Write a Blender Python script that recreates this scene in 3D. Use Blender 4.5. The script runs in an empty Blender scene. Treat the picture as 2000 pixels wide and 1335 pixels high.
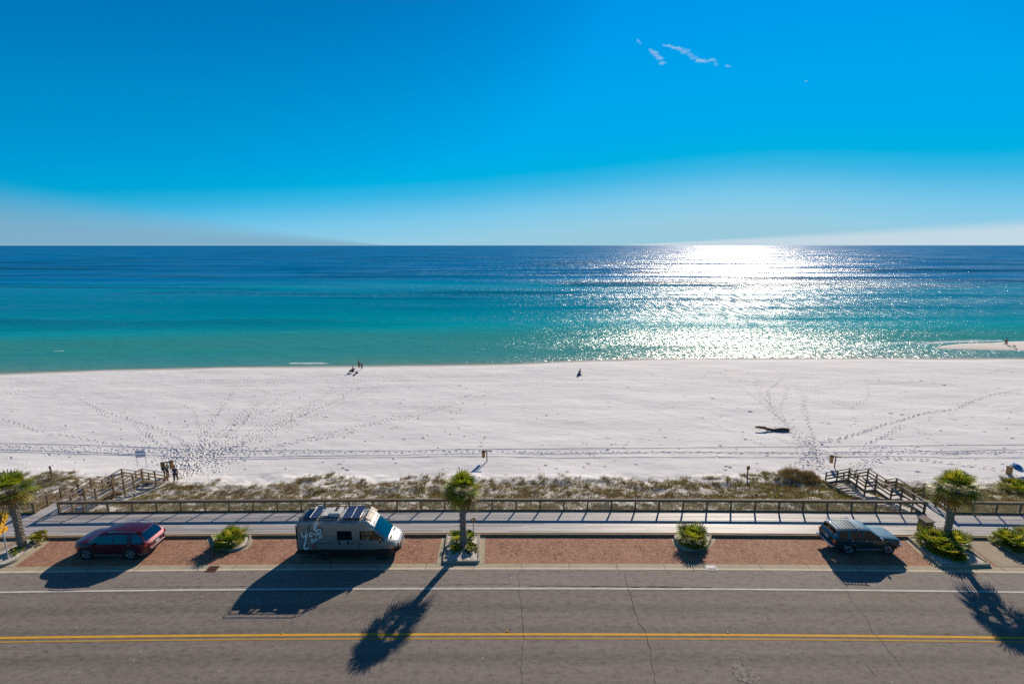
import bpy, bmesh, math, random
import numpy as np
from mathutils import Vector, Matrix, noise
R = math.radians
SC = bpy.context.scene
COL = SC.collection
random.seed(7)
# ------------------------------------------------------------------ camera
CAM_H = 20.1; F = 960.0; HOR = 479.0; CY = 667.5
TAN = (CY-HOR)/F; PITCH = math.atan(TAN); CP = math.cos(PITCH)
cam = bpy.data.cameras.new('camera'); cam_o = bpy.data.objects.new('camera', cam); COL.objects.link(cam_o)
cam.sensor_width = 36; cam.lens = 36*F/2000; cam.clip_start = .3; cam.clip_end = 200000
cam_o.location = (0, 0, CAM_H); cam_o.rotation_euler = (math.pi/2-PITCH, 0, 0)
SC.camera = cam_o
# ------------------------------------------------------------------ sun, sky, exposure
SUN_AZ = 23.5; SUN_EL = 27.6; SUN_STR = 5
sl = bpy.data.lights.new('sun', 'SUN'); sl.energy = SUN_STR; sl.angle = R(.5); sl.color = (1, .86, .70)
so = bpy.data.objects.new('sun', sl); COL.objects.link(so)
sd = Vector((math.sin(R(SUN_AZ))*math.cos(R(SUN_EL)), math.cos(R(SUN_AZ))*math.cos(R(SUN_EL)), math.sin(R(SUN_EL))))
so.rotation_euler = sd.to_track_quat('Z', 'Y').to_euler(); so.location = sd*100
W = bpy.data.worlds.new('World'); SC.world = W; W.use_nodes = True
def world():
    nt = W.node_tree; N = nt.nodes; L = nt.links; N.clear()
    out = N.new('ShaderNodeOutputWorld'); bg = N.new('ShaderNodeBackground'); L.new(bg.outputs[0], out.inputs[0])
    sky = N.new('ShaderNodeTexSky'); sky.sky_type = 'NISHITA'; sky.sun_disc = False
    sky.sun_elevation = R(SUN_EL); sky.sun_rotation = R(SUN_AZ); sky.air_density = 1.0; sky.dust_density = .4; sky.ozone_density = 3
    tc = N.new('ShaderNodeTexCoord'); sp = N.new('ShaderNodeSeparateXYZ'); L.new(tc.outputs['Generated'], sp.inputs[0])
    # saturated, polarised air: a colour for each height above the horizon, brighter towards the sun as the Nishita sky is
    bw = N.new('ShaderNodeRGBToBW'); L.new(sky.outputs[0], bw.inputs[0])
    def mth(op, a, b=0.0, clamp=False):
        x = N.new('ShaderNodeMath'); x.operation = op; x.use_clamp = clamp
        for v, k in ((a, 0), (b, 1)):
            if hasattr(v, 'is_output'): L.new(v, x.inputs[k])
            else: x.inputs[k].default_value = v
        return x.outputs[0]
    def rng(v, a, b, c, d, smooth=False):
        x = N.new('ShaderNodeMapRange'); x.clamp = True; L.new(v, x.inputs[0])
        if smooth: x.interpolation_type = 'SMOOTHSTEP'
        for k, q in enumerate((a, b, c, d)):
            if hasattr(q, 'is_output'): L.new(q, x.inputs[1+k])
            else: x.inputs[1+k].default_value = q
        return x.outputs[0]
    lum = mth('POWER', mth('MINIMUM', mth('MULTIPLY', bw.outputs[0], .1), .68), .55)
    az = mth('ARCTAN2', sp.outputs['X'], sp.outputs['Y'])
    cr = N.new('ShaderNodeValToRGB'); L.new(mth('ADD', mth('ADD', sp.outputs['Z'], rng(az, .0, -.8, 0, .06)), mth('ADD', rng(az, -.1, .42, 0, -.028, True), rng(az, .42, .85, 0, .035, True))), cr.inputs[0]); e = cr.color_ramp.elements; stops = SKY
    e[0].position, e[0].color = stops[0][0], (*stops[0][1], 1); e[1].position, e[1].color = stops[-1][0], (*stops[-1][1], 1)
    for p, c in stops[1:-1]:
        q = e.new(p); q.color = (*c, 1)
    mx = N.new('ShaderNodeVectorMath'); mx.operation = 'SCALE'; L.new(cr.outputs[0], mx.inputs[0]); L.new(mth('MULTIPLY', lum, 10), mx.inputs['Scale'])
    # pale haze lying low over the horizon to the far left and far right
    cur = mx.outputs[0]
    for a0, a1, top, soft, colr in ((-.25, -.80, .056, .75, (2.0, 3.8, 5.2)), (.22, .80, .030, .38, (5.4, 6.5, 7.2))):
        h = rng(az, a0, a1, .0005, top); r = mth('DIVIDE', sp.outputs['Z'], h); f = rng(r, 1-soft, 1+soft, .85, 0, True)
        m2 = N.new('ShaderNodeMix'); m2.data_type = 'RGBA'; L.new(f, m2.inputs[0]); L.new(cur, m2.inputs[6]); m2.inputs[7].default_value = (*colr, 1); cur = m2.outputs[2]
    L.new(cur, bg.inputs[0]); bg.inputs[1].default_value = .1
SKY = [(0, (.37, .67, .82)), (.019, (.35, .69, .87)), (.058, (.24, .66, .93)), (.106, (.05, .533, .887)), (.134, (.0, .494, .866)), (.171, (0, .459, .935)), (.256, (0, .423, .95)), (.334, (0, .370, .93)), (.402, (0, .326, .885)), (.55, (.05, .21, .56)), (1, (.08, .18, .43))]
world()
SC.view_settings.view_transform = 'Standard'; SC.view_settings.look = 'None'; SC.view_settings.gamma = 1; SC.view_settings.exposure = .12
SC.cycles.use_denoising = False; SC.cycles.max_bounces = 8; SC.cycles.transparent_max_bounces = 16; SC.cycles.sample_clamp_indirect = 3

# ------------------------------------------------------------------ helpers
def bend(x): return -3.5e-4*x*x                    # the road and all along it curve gently
def G(px, py, z=0.0):                              # photograph pixel -> world point at height z
    h = CAM_H-z; s = h/(CP*(py-HOR))
    return ((px-1000)*s, h*(F-(py-CY)*TAN)/(py-HOR))
def SIDE(px, py, Y):                               # photograph pixel -> (x, z) on the plane y = Y
    h = Y*(py-HOR)/(F-(py-CY)*TAN)
    return ((px-1000)*h/CP/(py-HOR), CAM_H-h)
def tag(o, label=None, cat=None, group=None, kind=None):
    if label: o['label'] = label
    if cat: o['category'] = cat
    if group: o['group'] = group
    if kind: o['kind'] = kind
    return o
def thing(name, label, cat, loc=(0, 0, 0), rz=0, group=None):
    o = bpy.data.objects.new(name, None); COL.objects.link(o); o.empty_display_size = .2
    o.location = loc; o.rotation_euler = (0, 0, rz)
    return tag(o, label, cat, group)
def link(name, me, mats, parent=None):
    for m in mats: me.materials.append(m)
    o = bpy.data.objects.new(name, me); COL.objects.link(o)
    if parent: o.parent = parent
    return o
class MB:
    def __init__(s): s.v = []; s.f = []; s.m = []; s.c = []; s.col = None
    def add(s, vs, fs, mi=0):
        b = len(s.v); s.v += [tuple(p) for p in vs]; s.f += [tuple(b+i for i in f) for f in fs]; s.m += [mi]*len(fs)
        if s.col is not None: s.c += [s.col]*len(vs)
        return s
    def box(s, c, d, rz=0, mi=0, rx=0, ry=0):
        M = Matrix.Translation(c) @ Matrix.Rotation(rz, 4, 'Z') @ Matrix.Rotation(ry, 4, 'Y') @ Matrix.Rotation(rx, 4, 'X')
        vs = [M @ Vector((sx*d[0]/2, sy*d[1]/2, sz*d[2]/2)) for sx in (-1, 1) for sy in (-1, 1) for sz in (-1, 1)]
        return s.add(vs, [(0, 1, 3, 2), (4, 6, 7, 5), (0, 4, 5, 1), (2, 3, 7, 6), (0, 2, 6, 4), (1, 5, 7, 3)], mi)
    def beam(s, p, q, w, h, mi=0):                  # rectangular bar from p to q, w across, h in the upright sense
        p = Vector(p); q = Vector(q); d = (q-p).normalized()
        a = d.cross(Vector((0, 0, 1)))
        a = a.normalized() if a.length > 1e-3 else Vector((1, 0, 0))
        b = a.cross(d).normalized(); vs = []
        for e in (p, q):
            for sx, sz in ((-1, -1), (1, -1), (1, 1), (-1, 1)): vs.append(e+a*sx*w/2+b*sz*h/2)
        return s.add(vs, [(3, 2, 1, 0), (4, 5, 6, 7), (0, 1, 5, 4), (1, 2, 6, 5), (2, 3, 7, 6), (3, 0, 4, 7)], mi)
    def tube(s, pts, r, n=8, mi=0, closed=False):
        pts = [Vector(p) for p in pts]; k = len(pts); rr = r if isinstance(r, (list, tuple)) else [r]*k; vs = []
        for i, p in enumerate(pts):
            d = (pts[(i+1) % k]-pts[i-1]) if closed else (pts[min(i+1, k-1)]-pts[max(i-1, 0)])
            d.normalize(); a = d.cross(Vector((0, 0, 1)))
            if a.length < .05: a = d.cross(Vector((0, 1, 0)))
            a.normalize(); b = a.cross(d)
            for j in range(n):
                t = 2*math.pi*j/n; vs.append(p+(a*math.cos(t)+b*math.sin(t))*rr[i])
        fs = []
        for i in range(k if closed else k-1):
            for j in range(n):
                i2 = (i+1) % k; fs.append((i*n+j, i*n+(j+1) % n, i2*n+(j+1) % n, i2*n+j))
        if not closed: fs += [tuple(range(n))[::-1], tuple((k-1)*n+j for j in range(n))]
        return s.add(vs, fs, mi)
    def lathe(s, prof, c=(0, 0, 0), n=24, axis='Z', mi=0, close=False):   # profile of (radius, height)
        vs = []; k = len(prof)
        for r, h in prof:
            for j in range(n):
                t = 2*math.pi*j/n; x, y = r*math.cos(t), r*math.sin(t)
                p = (x, y, h) if axis == 'Z' else (x, h, y)
                vs.append((p[0]+c[0], p[1]+c[1], p[2]+c[2]))
        fs = [(i*n+j, i*n+(j+1) % n, ((i+1) % k)*n+(j+1) % n, ((i+1) % k)*n+j) for i in range(k if close else k-1) for j in range(n)]
        if axis == 'Y': fs = [f[::-1] for f in fs]
        if not close:
            a = tuple(range(n)); b = tuple((k-1)*n+j for j in range(n))
            fs += [a[::-1], b] if axis == 'Z' else [a, b[::-1]]
        return s.add(vs, fs, mi)
    def prism(s, poly, z0, z1, mi=0):
        k = len(poly); vs = [(x, y, z0) for x, y in poly]+[(x, y, z1) for x, y in poly]
        ar = sum(poly[i][0]*poly[(i+1) % k][1]-poly[(i+1) % k][0]*poly[i][1] for i in range(k))
        fs = [tuple(range(k))[::-1], tuple(range(k, 2*k))]+[(i, (i+1) % k, k+(i+1) % k, k+i) for i in range(k)]
        if ar < 0: fs = [f[::-1] for f in fs]
        return s.add(vs, fs, mi)
    def ico(s, c, r, sub=2, mi=0, sc=(1, 1, 1), jit=0):
        bm = bmesh.new(); bmesh.ops.create_icosphere(bm, subdivisions=sub, radius=1)
        vs = []
        for v in bm.verts:
            q = v.co*(r*(1+jit*noise.noise(v.co*2+Vector(c)))); vs.append((c[0]+q.x*sc[0], c[1]+q.y*sc[1], c[2]+q.z*sc[2]))
        fs = [tuple(v.index for v in f.verts) for f in bm.faces]; bm.free()
        return s.add(vs, fs, mi)
    def build(s, name, mats, parent=None, smooth=0, shift=None, bevel=0):
        if not isinstance(mats, (list, tuple)): mats = [mats]
        me = bpy.data.meshes.new(name)
        vs = s.v if shift is None else [(x-shift[0], y-shift[1], z-shift[2]) for x, y, z in s.v]
        me.from_pydata(vs, [], s.f)
        if max(s.m, default=0): me.polygons.foreach_set('material_index', s.m)
        if s.c:
            a = me.color_attributes.new('hue', 'FLOAT_COLOR', 'POINT'); a.data.foreach_set('color', np.array([(*c, 1) for c in s.c], dtype=np.float32).ravel())
        if bevel:
            bm = bmesh.new(); bm.from_mesh(me)
            bmesh.ops.bevel(bm, geom=[e for e in bm.edges if len(e.link_faces) == 2 and e.calc_face_angle(0) > .6], offset=bevel, segments=2, affect='EDGES', profile=.6)
            bm.to_mesh(me); bm.free()
        if smooth:
            me.shade_smooth(); me.set_sharp_from_angle(angle=R(smooth))
        me.update()
        return link(name, me, mats, parent)
# ------------------------------------------------------------------ materials
def nodes(name):
    m = bpy.data.materials.new(name); m.use_nodes = True; nt = m.node_tree; nt.nodes.clear()
    o = nt.nodes.new('ShaderNodeOutputMaterial'); b = nt.nodes.new('ShaderNodeBsdfPrincipled'); nt.links.new(b.outputs[0], o.inputs[0])
    return m, nt, b, o
def setn(n, **k):
    for a, v in k.items(): n.inputs[a.replace('_', ' ')].default_value = v
def pm(name, col, col2=None, scale=4, rough=.7, metal=0, bump=0, bscale=40, vary=(1, 1, 1), coat=0, spec=.5, detail=4, contrast=.3, emit=None):
    m, nt, b, o = nodes(name); L = nt.links
    b.inputs['Roughness'].default_value = rough; b.inputs['Metallic'].default_value = metal
    b.inputs['Coat Weight'].default_value = coat; b.inputs['Specular IOR Level'].default_value = spec; b.inputs['Coat Roughness'].default_value = .06
    b.inputs['Base Color'].default_value = (*col, 1)
    tc = nt.nodes.new('ShaderNodeTexCoord'); mp = nt.nodes.new('ShaderNodeMapping'); L.new(tc.outputs['Object'], mp.inputs[0]); mp.inputs['Scale'].default_value = vary
    if col2:
        n = nt.nodes.new('ShaderNodeTexNoise'); setn(n, Scale=scale, Detail=detail, Roughness=.65); L.new(mp.outputs[0], n.inputs['Vector'])
        r = nt.nodes.new('ShaderNodeValToRGB'); L.new(n.outputs[0], r.inputs[0])
        r.color_ramp.elements[0].position = .5-contrast/2; r.color_ramp.elements[0].color = (*col, 1)
        r.color_ramp.elements[1].position = .5+contrast/2; r.color_ramp.elements[1].color = (*col2, 1)
        L.new(r.outputs[0], b.inputs['Base Color'])
    if bump:
        n = nt.nodes.new('ShaderNodeTexNoise'); setn(n, Scale=bscale, Detail=3); L.new(mp.outputs[0], n.inputs['Vector'])
        bp = nt.nodes.new('ShaderNodeBump'); bp.inputs['Strength'].default_value = bump; bp.inputs['Distance'].default_value = .02
        L.new(n.outputs[0], bp.inputs['Height']); L.new(bp.outputs[0], b.inputs['Normal'])
    return m
class NG:                                           # tiny node-graph writer
    def __init__(s, nt): s.nt = nt; s.L = nt.links
    def n(s, t, **k):
        x = s.nt.nodes.new(t)
        for a, v in k.items(): setattr(x, a, v)
        return x
    def put(s, v, sock):
        if hasattr(v, 'is_output'): s.L.new(v, sock)
        else: sock.default_value = v
    def math(s, op, a, b=0.0, c=None, clamp=False):
        x = s.n('ShaderNodeMath', operation=op, use_clamp=clamp); s.put(a, x.inputs[0]); s.put(b, x.inputs[1])
        if c is not None: s.put(c, x.inputs[2])
        return x.outputs[0]
    def noise(s, vec, scale, detail=4, rough=.6, dist=0.0, dim='3D'):
        x = s.n('ShaderNodeTexNoise', noise_dimensions=dim); setn(x, Scale=scale, Detail=detail, Roughness=rough, Distortion=dist)
        if vec is not None: s.L.new(vec, x.inputs['Vector'])
        return x.outputs[0]
    def ramp(s, v, stops, interp='LINEAR'):
        x = s.n('ShaderNodeValToRGB'); s.put(v, x.inputs[0]); x.color_ramp.interpolation = interp; e = x.color_ramp.elements
        f = lambda c: (*c, 1) if not isinstance(c, (int, float)) else (c, c, c, 1)
        e[0].position, e[0].color = stops[0][0], f(stops[0][1]); e[1].position, e[1].color = stops[-1][0], f(stops[-1][1])
        for p, c in stops[1:-1]: q = e.new(p); q.color = f(c)
        return x.outputs[0]
    def mix(s, fac, a, b, bt='MIX'):
        x = s.n('ShaderNodeMix', data_type='RGBA', blend_type=bt); s.put(fac, x.inputs[0])
        s.put(a if hasattr(a, 'is_output') else (*a, 1), x.inputs[6]); s.put(b if hasattr(b, 'is_output') else (*b, 1), x.inputs[7]); return x.outputs[2]
    def rng(s, v, a, b, c=0.0, d=1.0, smooth=False):
        x = s.n('ShaderNodeMapRange', clamp=True); s.put(v, x.inputs[0])
        if smooth: x.interpolation_type = 'SMOOTHSTEP'
        for i, q in enumerate((a, b, c, d)): x.inputs[1+i].default_value = q
        return x.outputs[0]
    def pos(s, scale=(1, 1, 1), rot=(0, 0, 0)):
        tc = s.n('ShaderNodeTexCoord'); mp = s.n('ShaderNodeMapping'); s.L.new(tc.outputs['Object'], mp.inputs[0])
        mp.inputs['Scale'].default_value = scale; mp.inputs['Rotation'].default_value = rot; return mp.outputs[0]
    def bump(s, h, strength=.5, dist=.02):
        x = s.n('ShaderNodeBump'); x.inputs['Strength'].default_value = strength; x.inputs['Distance'].default_value = dist
        s.L.new(h, x.inputs['Height']); return x.outputs[0]

def asphalt(name, c1, c2, tracks=True):
    m, nt, b, o = nodes(name); g = NG(nt); p = g.pos()
    sp = g.n('ShaderNodeSeparateXYZ'); g.L.new(p, sp.inputs[0])
    # undo the bend so wheel tracks run with the road
    yb = g.math('MULTIPLY_ADD', g.math('MULTIPLY', sp.outputs[0], sp.outputs[0]), 3.5e-4, sp.outputs[1])
    big = g.noise(g.pos((.12, .9, 1)), 1.6, 5, .62)
    fine = g.noise(p, 26, 3, .8); mid = g.noise(g.pos((.55, 1, 1)), 4.2, 5, .8)
    col = g.mix(g.rng(big, .3, .7), c1, c2)
    if tracks:
        wob = g.noise(g.pos((.05, 0, 0)), 3, 2)
        y2 = g.math('ADD', yb, g.math('MULTIPLY', wob, .25))
        st = g.math('SINE', g.math('MULTIPLY', y2, 2*math.pi/1.72)); col = g.mix(g.math('MULTIPLY', g.rng(st, -.2, 1), .34), col, (.045, .040, .036))
    col = g.mix(g.rng(fine, .4, .8, 0, .8), col, (.26, .235, .215))
    col = g.mix(g.rng(g.noise(p, 60, 2, .7), .3, .52, .75, 0), col, (.03, .028, .027))
    col = g.mix(g.rng(mid, .32, .52, .55, 0), col, (.05, .044, .04)); col = g.mix(g.rng(mid, .5, .74, 0, .5), col, (.26, .235, .215))
    v = g.n('ShaderNodeTexVoronoi'); v.inputs['Scale'].default_value = 1.5; g.L.new(p, v.inputs['Vector'])
    wn = g.n('ShaderNodeSeparateColor'); g.L.new(v.outputs[1], wn.inputs[0])
    col = g.mix(g.math('MULTIPLY', g.rng(v.outputs[0], .03, .07, .8, 0), g.rng(wn.outputs[0], .6, .9)), col, (.75, .7, .62))
    g.L.new(col, b.inputs['Base Color']); b.inputs['Roughness'].default_value = .85; b.inputs['Specular IOR Level'].default_value = .25
    g.L.new(g.bump(fine, .35, .01), b.inputs['Normal']); return m
def herringbone(name, border=False):
    m, nt, b, o = nodes(name); g = NG(nt)
    p = g.pos((1, 1, 1), (0, 0, 0 if border else R(45)))
    br = g.n('ShaderNodeTexBrick'); g.L.new(p, br.inputs['Vector'])
    setn(br, Scale=1, Mortar_Size=.006, Bias=0, Brick_Width=.105 if border else .2, Row_Height=.26 if border else .1, Color1=(.205, .088, .062, 1), Color2=(.36, .185, .135, 1), Mortar=(.2, .15, .12, 1))
    br.offset = 0.5
    p2 = g.pos((1, 1, 1), (0, 0, R(-45))); b2 = g.n('ShaderNodeTexBrick'); g.L.new(p2, b2.inputs['Vector'])
    setn(b2, Scale=1, Mortar_Size=.006, Bias=.1, Brick_Width=.2, Row_Height=.1, Color1=(.22, .10, .075, 1), Color2=(.33, .19, .16, 1), Mortar=(.2, .15, .12, 1))
    ck = g.n('ShaderNodeTexChecker'); g.L.new(p, ck.inputs[0]); ck.inputs['Scale'].default_value = 1/.3
    col = br.outputs[0] if border else g.mix(ck.outputs[1], br.outputs[0], b2.outputs[0])
    vc = g.n('ShaderNodeTexVoronoi'); vc.inputs['Scale'].default_value = 8.5; vc.distance = 'CHEBYCHEV'; g.L.new(p, vc.inputs['Vector']); vs = g.n('ShaderNodeSeparateColor'); g.L.new(vc.outputs[1], vs.inputs[0])
    col = g.mix(g.rng(vs.outputs[0], 0, .55, .62, 0), col, (.085, .045, .04)); col = g.mix(g.rng(vs.outputs[1], .6, 1, 0, .6), col, (.50, .32, .24))
    col = g.mix(g.rng(g.noise(g.pos(), 20, 3, .8), .3, .6, .5, 0), col, (.11, .05, .04))
    col = g.mix(g.rng(g.noise(g.pos(), .55, 5, .65), .4, .72, 0, .5), col, (.36, .23, .17))
    col = g.mix(g.rng(g.noise(g.pos((1, 1, 1)), 1.7, 4, .7), .26, .42, .55, 0), col, (.10, .055, .045))
    col = g.mix(1, col, (1.26, 1.2, 1.04), 'MULTIPLY')
    if border: col = g.mix(.35, col, (.40, .19, .09))
    g.L.new(col, b.inputs['Base Color']); b.inputs['Roughness'].default_value = .85; b.inputs['Specular IOR Level'].default_value = .2
    g.L.new(g.bump(br.outputs[1], .5, -.006), b.inputs['Normal']); return m
def concrete(name, c1, c2, c3=(.12, .10, .08)):
    m, nt, b, o = nodes(name); g = NG(nt); p = g.pos()
    col = g.mix(g.rng(g.noise(p, 1.3, 6, .7), .35, .65), c1, c2)
    col = g.mix(g.rng(g.noise(g.pos((.5, 2, 2)), 2.1, 5, .75), .22, .42, .45, 0), col, c3)
    col = g.mix(g.rng(g.noise(p, 70, 2, .7), .3, .55, .35, 0), col, c3)
    g.L.new(col, b.inputs['Base Color']); b.inputs['Roughness'].default_value = .85; b.inputs['Specular IOR Level'].default_value = .25
    g.L.new(g.bump(g.noise(p, 50, 3), .3, .01), b.inputs['Normal']); return m
def wood(name, c1, c2, c3, ax=(.5, 8, 8)):
    m, nt, b, o = nodes(name); g = NG(nt); p = g.pos(ax)
    col = g.mix(g.rng(g.noise(p, 3, 5, .7), .3, .7), c1, c2)
    col = g.mix(g.rng(g.noise(g.pos((1, 1, 1)), 1.3, 4, .7), .45, .75, 0, .8), col, c3)
    oi = g.n('ShaderNodeObjectInfo'); g.L.new(col, b.inputs['Base Color']); b.inputs['Roughness'].default_value = .8; b.inputs['Specular IOR Level'].default_value = .3
    g.L.new(g.bump(g.noise(p, 9, 3), .5, .01), b.inputs['Normal']); return m
def sand_mat(name, tint=(1, 1, 1), dune=False):
    m, nt, b, o = nodes(name); g = NG(nt); p = g.pos()
    a = (.69*tint[0], .68*tint[1], .685*tint[2]); c = (.78*tint[0], .775*tint[1], .77*tint[2])
    col = g.mix(g.rng(g.noise(g.pos((.35, 1.6, 1)), .22, 6, .6), .3, .7), a, c)
    col = g.mix(g.rng(g.noise(p, 9, 4, .8), .25, .5, .35, 0), col, (.5, .48, .48))
    if dune:
        # leaf litter and roots between the grass, only on the dune slope
        sp = g.n('ShaderNodeSeparateXYZ'); g.L.new(p, sp.inputs[0])
        k = g.math('MULTIPLY', g.rng(sp.outputs[1], 46.5, 44), g.rng(g.noise(p, 2.3, 6, .85), .43, .56))
        col = g.mix(g.math('MULTIPLY', k, .6), col, (.25, .20, .12))
        w = g.n('ShaderNodeAttribute', attribute_name='wet'); col = g.mix(w.outputs[2], col, (.36, .35, .31))
    g.L.new(col, b.inputs['Base Color']); b.inputs['Roughness'].default_value = .9; b.inputs['Specular IOR Level'].default_value = .15
    h = g.math('ADD', g.math('MULTIPLY', g.noise(g.pos((.6, 1.5, 1)), .9, 5, .6), 1.0), g.math('MULTIPLY', g.noise(p, 7, 3, .7), .13))
    g.L.new(g.bump(h, .55, .12), b.inputs['Normal']); return m
def sea_mat():
    m, nt, b, o = nodes('sea_water'); g = NG(nt); nt.nodes.remove(b)
    d = g.n('ShaderNodeAttribute', attribute_name='offshore').outputs[2]       # log10 of metres off the shore
    p = g.pos()
    w1 = g.noise(g.pos((.004, .016, 1)), 1, 5, .6); w2 = g.noise(g.pos((.02, .10, 1)), 1, 5, .6)
    dd = g.math('ADD', d, g.math('MULTIPLY', g.math('SUBTRACT', w1, .5), .26)); dd = g.math('ADD', dd, g.math('MULTIPLY', g.math('SUBTRACT', w2, .5), .12))
    col = g.ramp(g.math('DIVIDE', dd, 4.0), SEA)
    # darker weed beds and paler bars lying along the shore
    bar = g.noise(g.pos((.0030, .013, 1)), 1.3, 4, .6, .6)
    far = g.rng(d, 1.4, 2.1); col = g.mix(g.math('MULTIPLY', g.rng(bar, .50, .62), g.math('MULTIPLY', far, .7)), col, (.0, .075, .17))
    col = g.mix(g.math('MULTIPLY', g.rng(bar, .46, .33), g.math('MULTIPLY', g.rng(d, 2.3, 2.0), .45)), col, (.0, .30, .36))
    rip = g.noise(g.pos((.25, 1.5, 1)), 1, 5, .7); col = g.mix(g.rng(rip, .3, .75, 0, .35), col, g.mix(.5, col, (.0, .03, .05)))
    di = g.n('ShaderNodeBsdfDiffuse'); g.L.new(col, di.inputs[0])
    h1 = g.noise(g.pos((.7, 1.1, 1)), .16, 5, .62); h2 = g.noise(g.pos((.8, 1.1, 1)), 1.5, 3, .65)
    hh = g.math('ADD', g.math('MULTIPLY', h1, 1.2), g.math('MULTIPLY', h2, .25))
    bp = g.bump(hh, 1, 1)
    gl = g.n('ShaderNodeBsdfGlossy'); g.L.new(bp, gl.inputs['Normal']); g.L.new(g.bump(hh, .5, .6), di.inputs['Normal'])
    calm = g.noise(g.pos((.006, .03, 1)), 1.0, 4, .6)
    g.L.new(g.rng(calm, .35, .65, .20, .27), gl.inputs['Roughness'])
    fr = g.n('ShaderNodeFresnel'); fr.inputs[0].default_value = 1.33
    fac = g.math('MULTIPLY', g.rng(fr.outputs[0], .02, .6, .026, .15), g.rng(calm, .40, .62, .06, 1.6)); fac = g.math('MULTIPLY', g.math('MULTIPLY', fac, g.rng(d, 1.6, 2.4, .42, 1.0)), g.rng(d, 1.62, 1.35, 1.0, 2.6))
    near = g.rng(g.noise(g.pos((1.6, .55, 1)), 1, 2, .6), .44, .62, .12, 2.6); midd = g.rng(g.noise(g.pos((.75, .10, 1)), 1, 2, .6), .44, .6, .2, 2.3); farr = g.rng(g.noise(g.pos((.25, .014, 1)), 1, 2, .6), .42, .6, .45, 1.7)
    mxa = g.n('ShaderNodeMix', data_type='FLOAT'); g.put(g.rng(d, 1.6, 1.95), mxa.inputs[0]); g.put(near, mxa.inputs[2]); g.put(midd, mxa.inputs[3])
    mxb = g.n('ShaderNodeMix', data_type='FLOAT'); g.put(g.rng(d, 2.2, 2.6), mxb.inputs[0]); g.put(mxa.outputs[0], mxb.inputs[2]); g.put(farr, mxb.inputs[3])
    fac = g.math('MULTIPLY', fac, mxb.outputs[0])
    mx = g.n('ShaderNodeMixShader'); g.L.new(fac, mx.inputs[0]); g.L.new(di.outputs[0], mx.inputs[1]); g.L.new(gl.outputs[0], mx.inputs[2])
    foam_sheen = g.n('ShaderNodeAttribute', attribute_name='foam').outputs[2]
    ft = g.math('MULTIPLY', g.rng(g.math('ADD', foam_sheen, g.math('MULTIPLY', g.noise(g.pos((.5, 1.5, 1)), 1.6, 5, .7), .9)), .95, 1.15), .85)
    wd = g.n('ShaderNodeBsdfDiffuse'); wd.inputs[0].default_value = (.8, .82, .82, 1)
    m2 = g.n('ShaderNodeMixShader'); g.L.new(ft, m2.inputs[0]); g.L.new(mx.outputs[0], m2.inputs[1]); g.L.new(wd.outputs[0], m2.inputs[2])
    g.L.new(m2.outputs[0], o.inputs[0]); return m
SEA = [(0, (.25, .33, .29)), (.14, (.13, .30, .27)), (.30, (.05, .29, .28)), (.385, (.03, .29, .30)), (.425, (.0, .35, .43)), (.50, (.0, .235, .38)), (.56, (.0, .255, .43)), (.578, (.0, .30, .47)), (.60, (.0, .20, .45)), (.66, (.0, .175, .42)), (.76, (.0, .19, .46)), (1, (.0, .20, .48))]
WAVE = .5
def leaf_mat(name, dead=(.22, .13, .04), trans=.45):
    m, nt, b, o = nodes(name); g = NG(nt); nt.nodes.remove(b)
    c = g.n('ShaderNodeAttribute', attribute_name='hue').outputs[0]
    di = g.n('ShaderNodeBsdfPrincipled'); g.L.new(c, di.inputs['Base Color']); di.inputs['Roughness'].default_value = .45; di.inputs['Specular IOR Level'].default_value = .4
    tr = g.n('ShaderNodeBsdfTranslucent'); g.L.new(g.mix(.4, c, g.mix(1, c, (1.9, 1.6, .5), 'MULTIPLY')), tr.inputs[0])
    mx = g.n('ShaderNodeMixShader'); mx.inputs[0].default_value = trans; g.L.new(di.outputs[0], mx.inputs[1]); g.L.new(tr.outputs[0], mx.inputs[2])
    g.L.new(mx.outputs[0], o.inputs[0]); return m
def glass_mat(name, tint, gloss=.25, dens=.35):      # dens = share of light let through
    m, nt, b, o = nodes(name); g = NG(nt); nt.nodes.remove(b)
    tr = g.n('ShaderNodeBsdfTransparent'); tr.inputs[0].default_value = (*tint, 1)
    gl = g.n('ShaderNodeBsdfGlossy'); gl.inputs['Roughness'].default_value = .04; gl.inputs[0].default_value = (.9, .95, 1, 1)
    fr = g.n('ShaderNodeFresnel'); fr.inputs[0].default_value = 1.5
    mx = g.n('ShaderNodeMixShader'); g.L.new(g.math('ADD', fr.outputs[0], gloss, clamp=True), mx.inputs[0]); g.L.new(tr.outputs[0], mx.inputs[1]); g.L.new(gl.outputs[0], mx.inputs[2])
    g.L.new(mx.outputs[0], o.inputs[0]); return m
M = {}
M['asphalt'] = asphalt('asphalt_lane', (.205, .174, .149), (.275, .236, .204))
M['shoulder'] = asphalt('asphalt_shoulder', (.25, .213, .19), (.32, .277, .248), False)
M['brick'] = herringbone('herringbone_brick'); M['brickedge'] = herringbone('soldier_course', True)
M['gutter'] = concrete('gutter_concrete', (.37, .325, .235), (.47, .41, .30), (.24, .2, .14))
M['curblight'] = concrete('edge_concrete', (.62, .53, .38), (.72, .63, .47), (.3, .25, .18))
M['kerb'] = concrete('kerb_concrete', (.26, .235, .185), (.42, .38, .30))
M['kerbface'] = concrete('stained_kerb', (.30, .19, .11), (.38, .26, .16), (.16, .10, .06))  # dirty brown, with warmth painted in against the blue shade on this face
M['paver'] = concrete('tan_paver', (.33, .27, .20), (.42, .35, .26))
M['yellow'] = concrete('yellow_paint', (.62, .33, .03), (.78, .42, .04), (.3, .19, .07))
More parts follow.
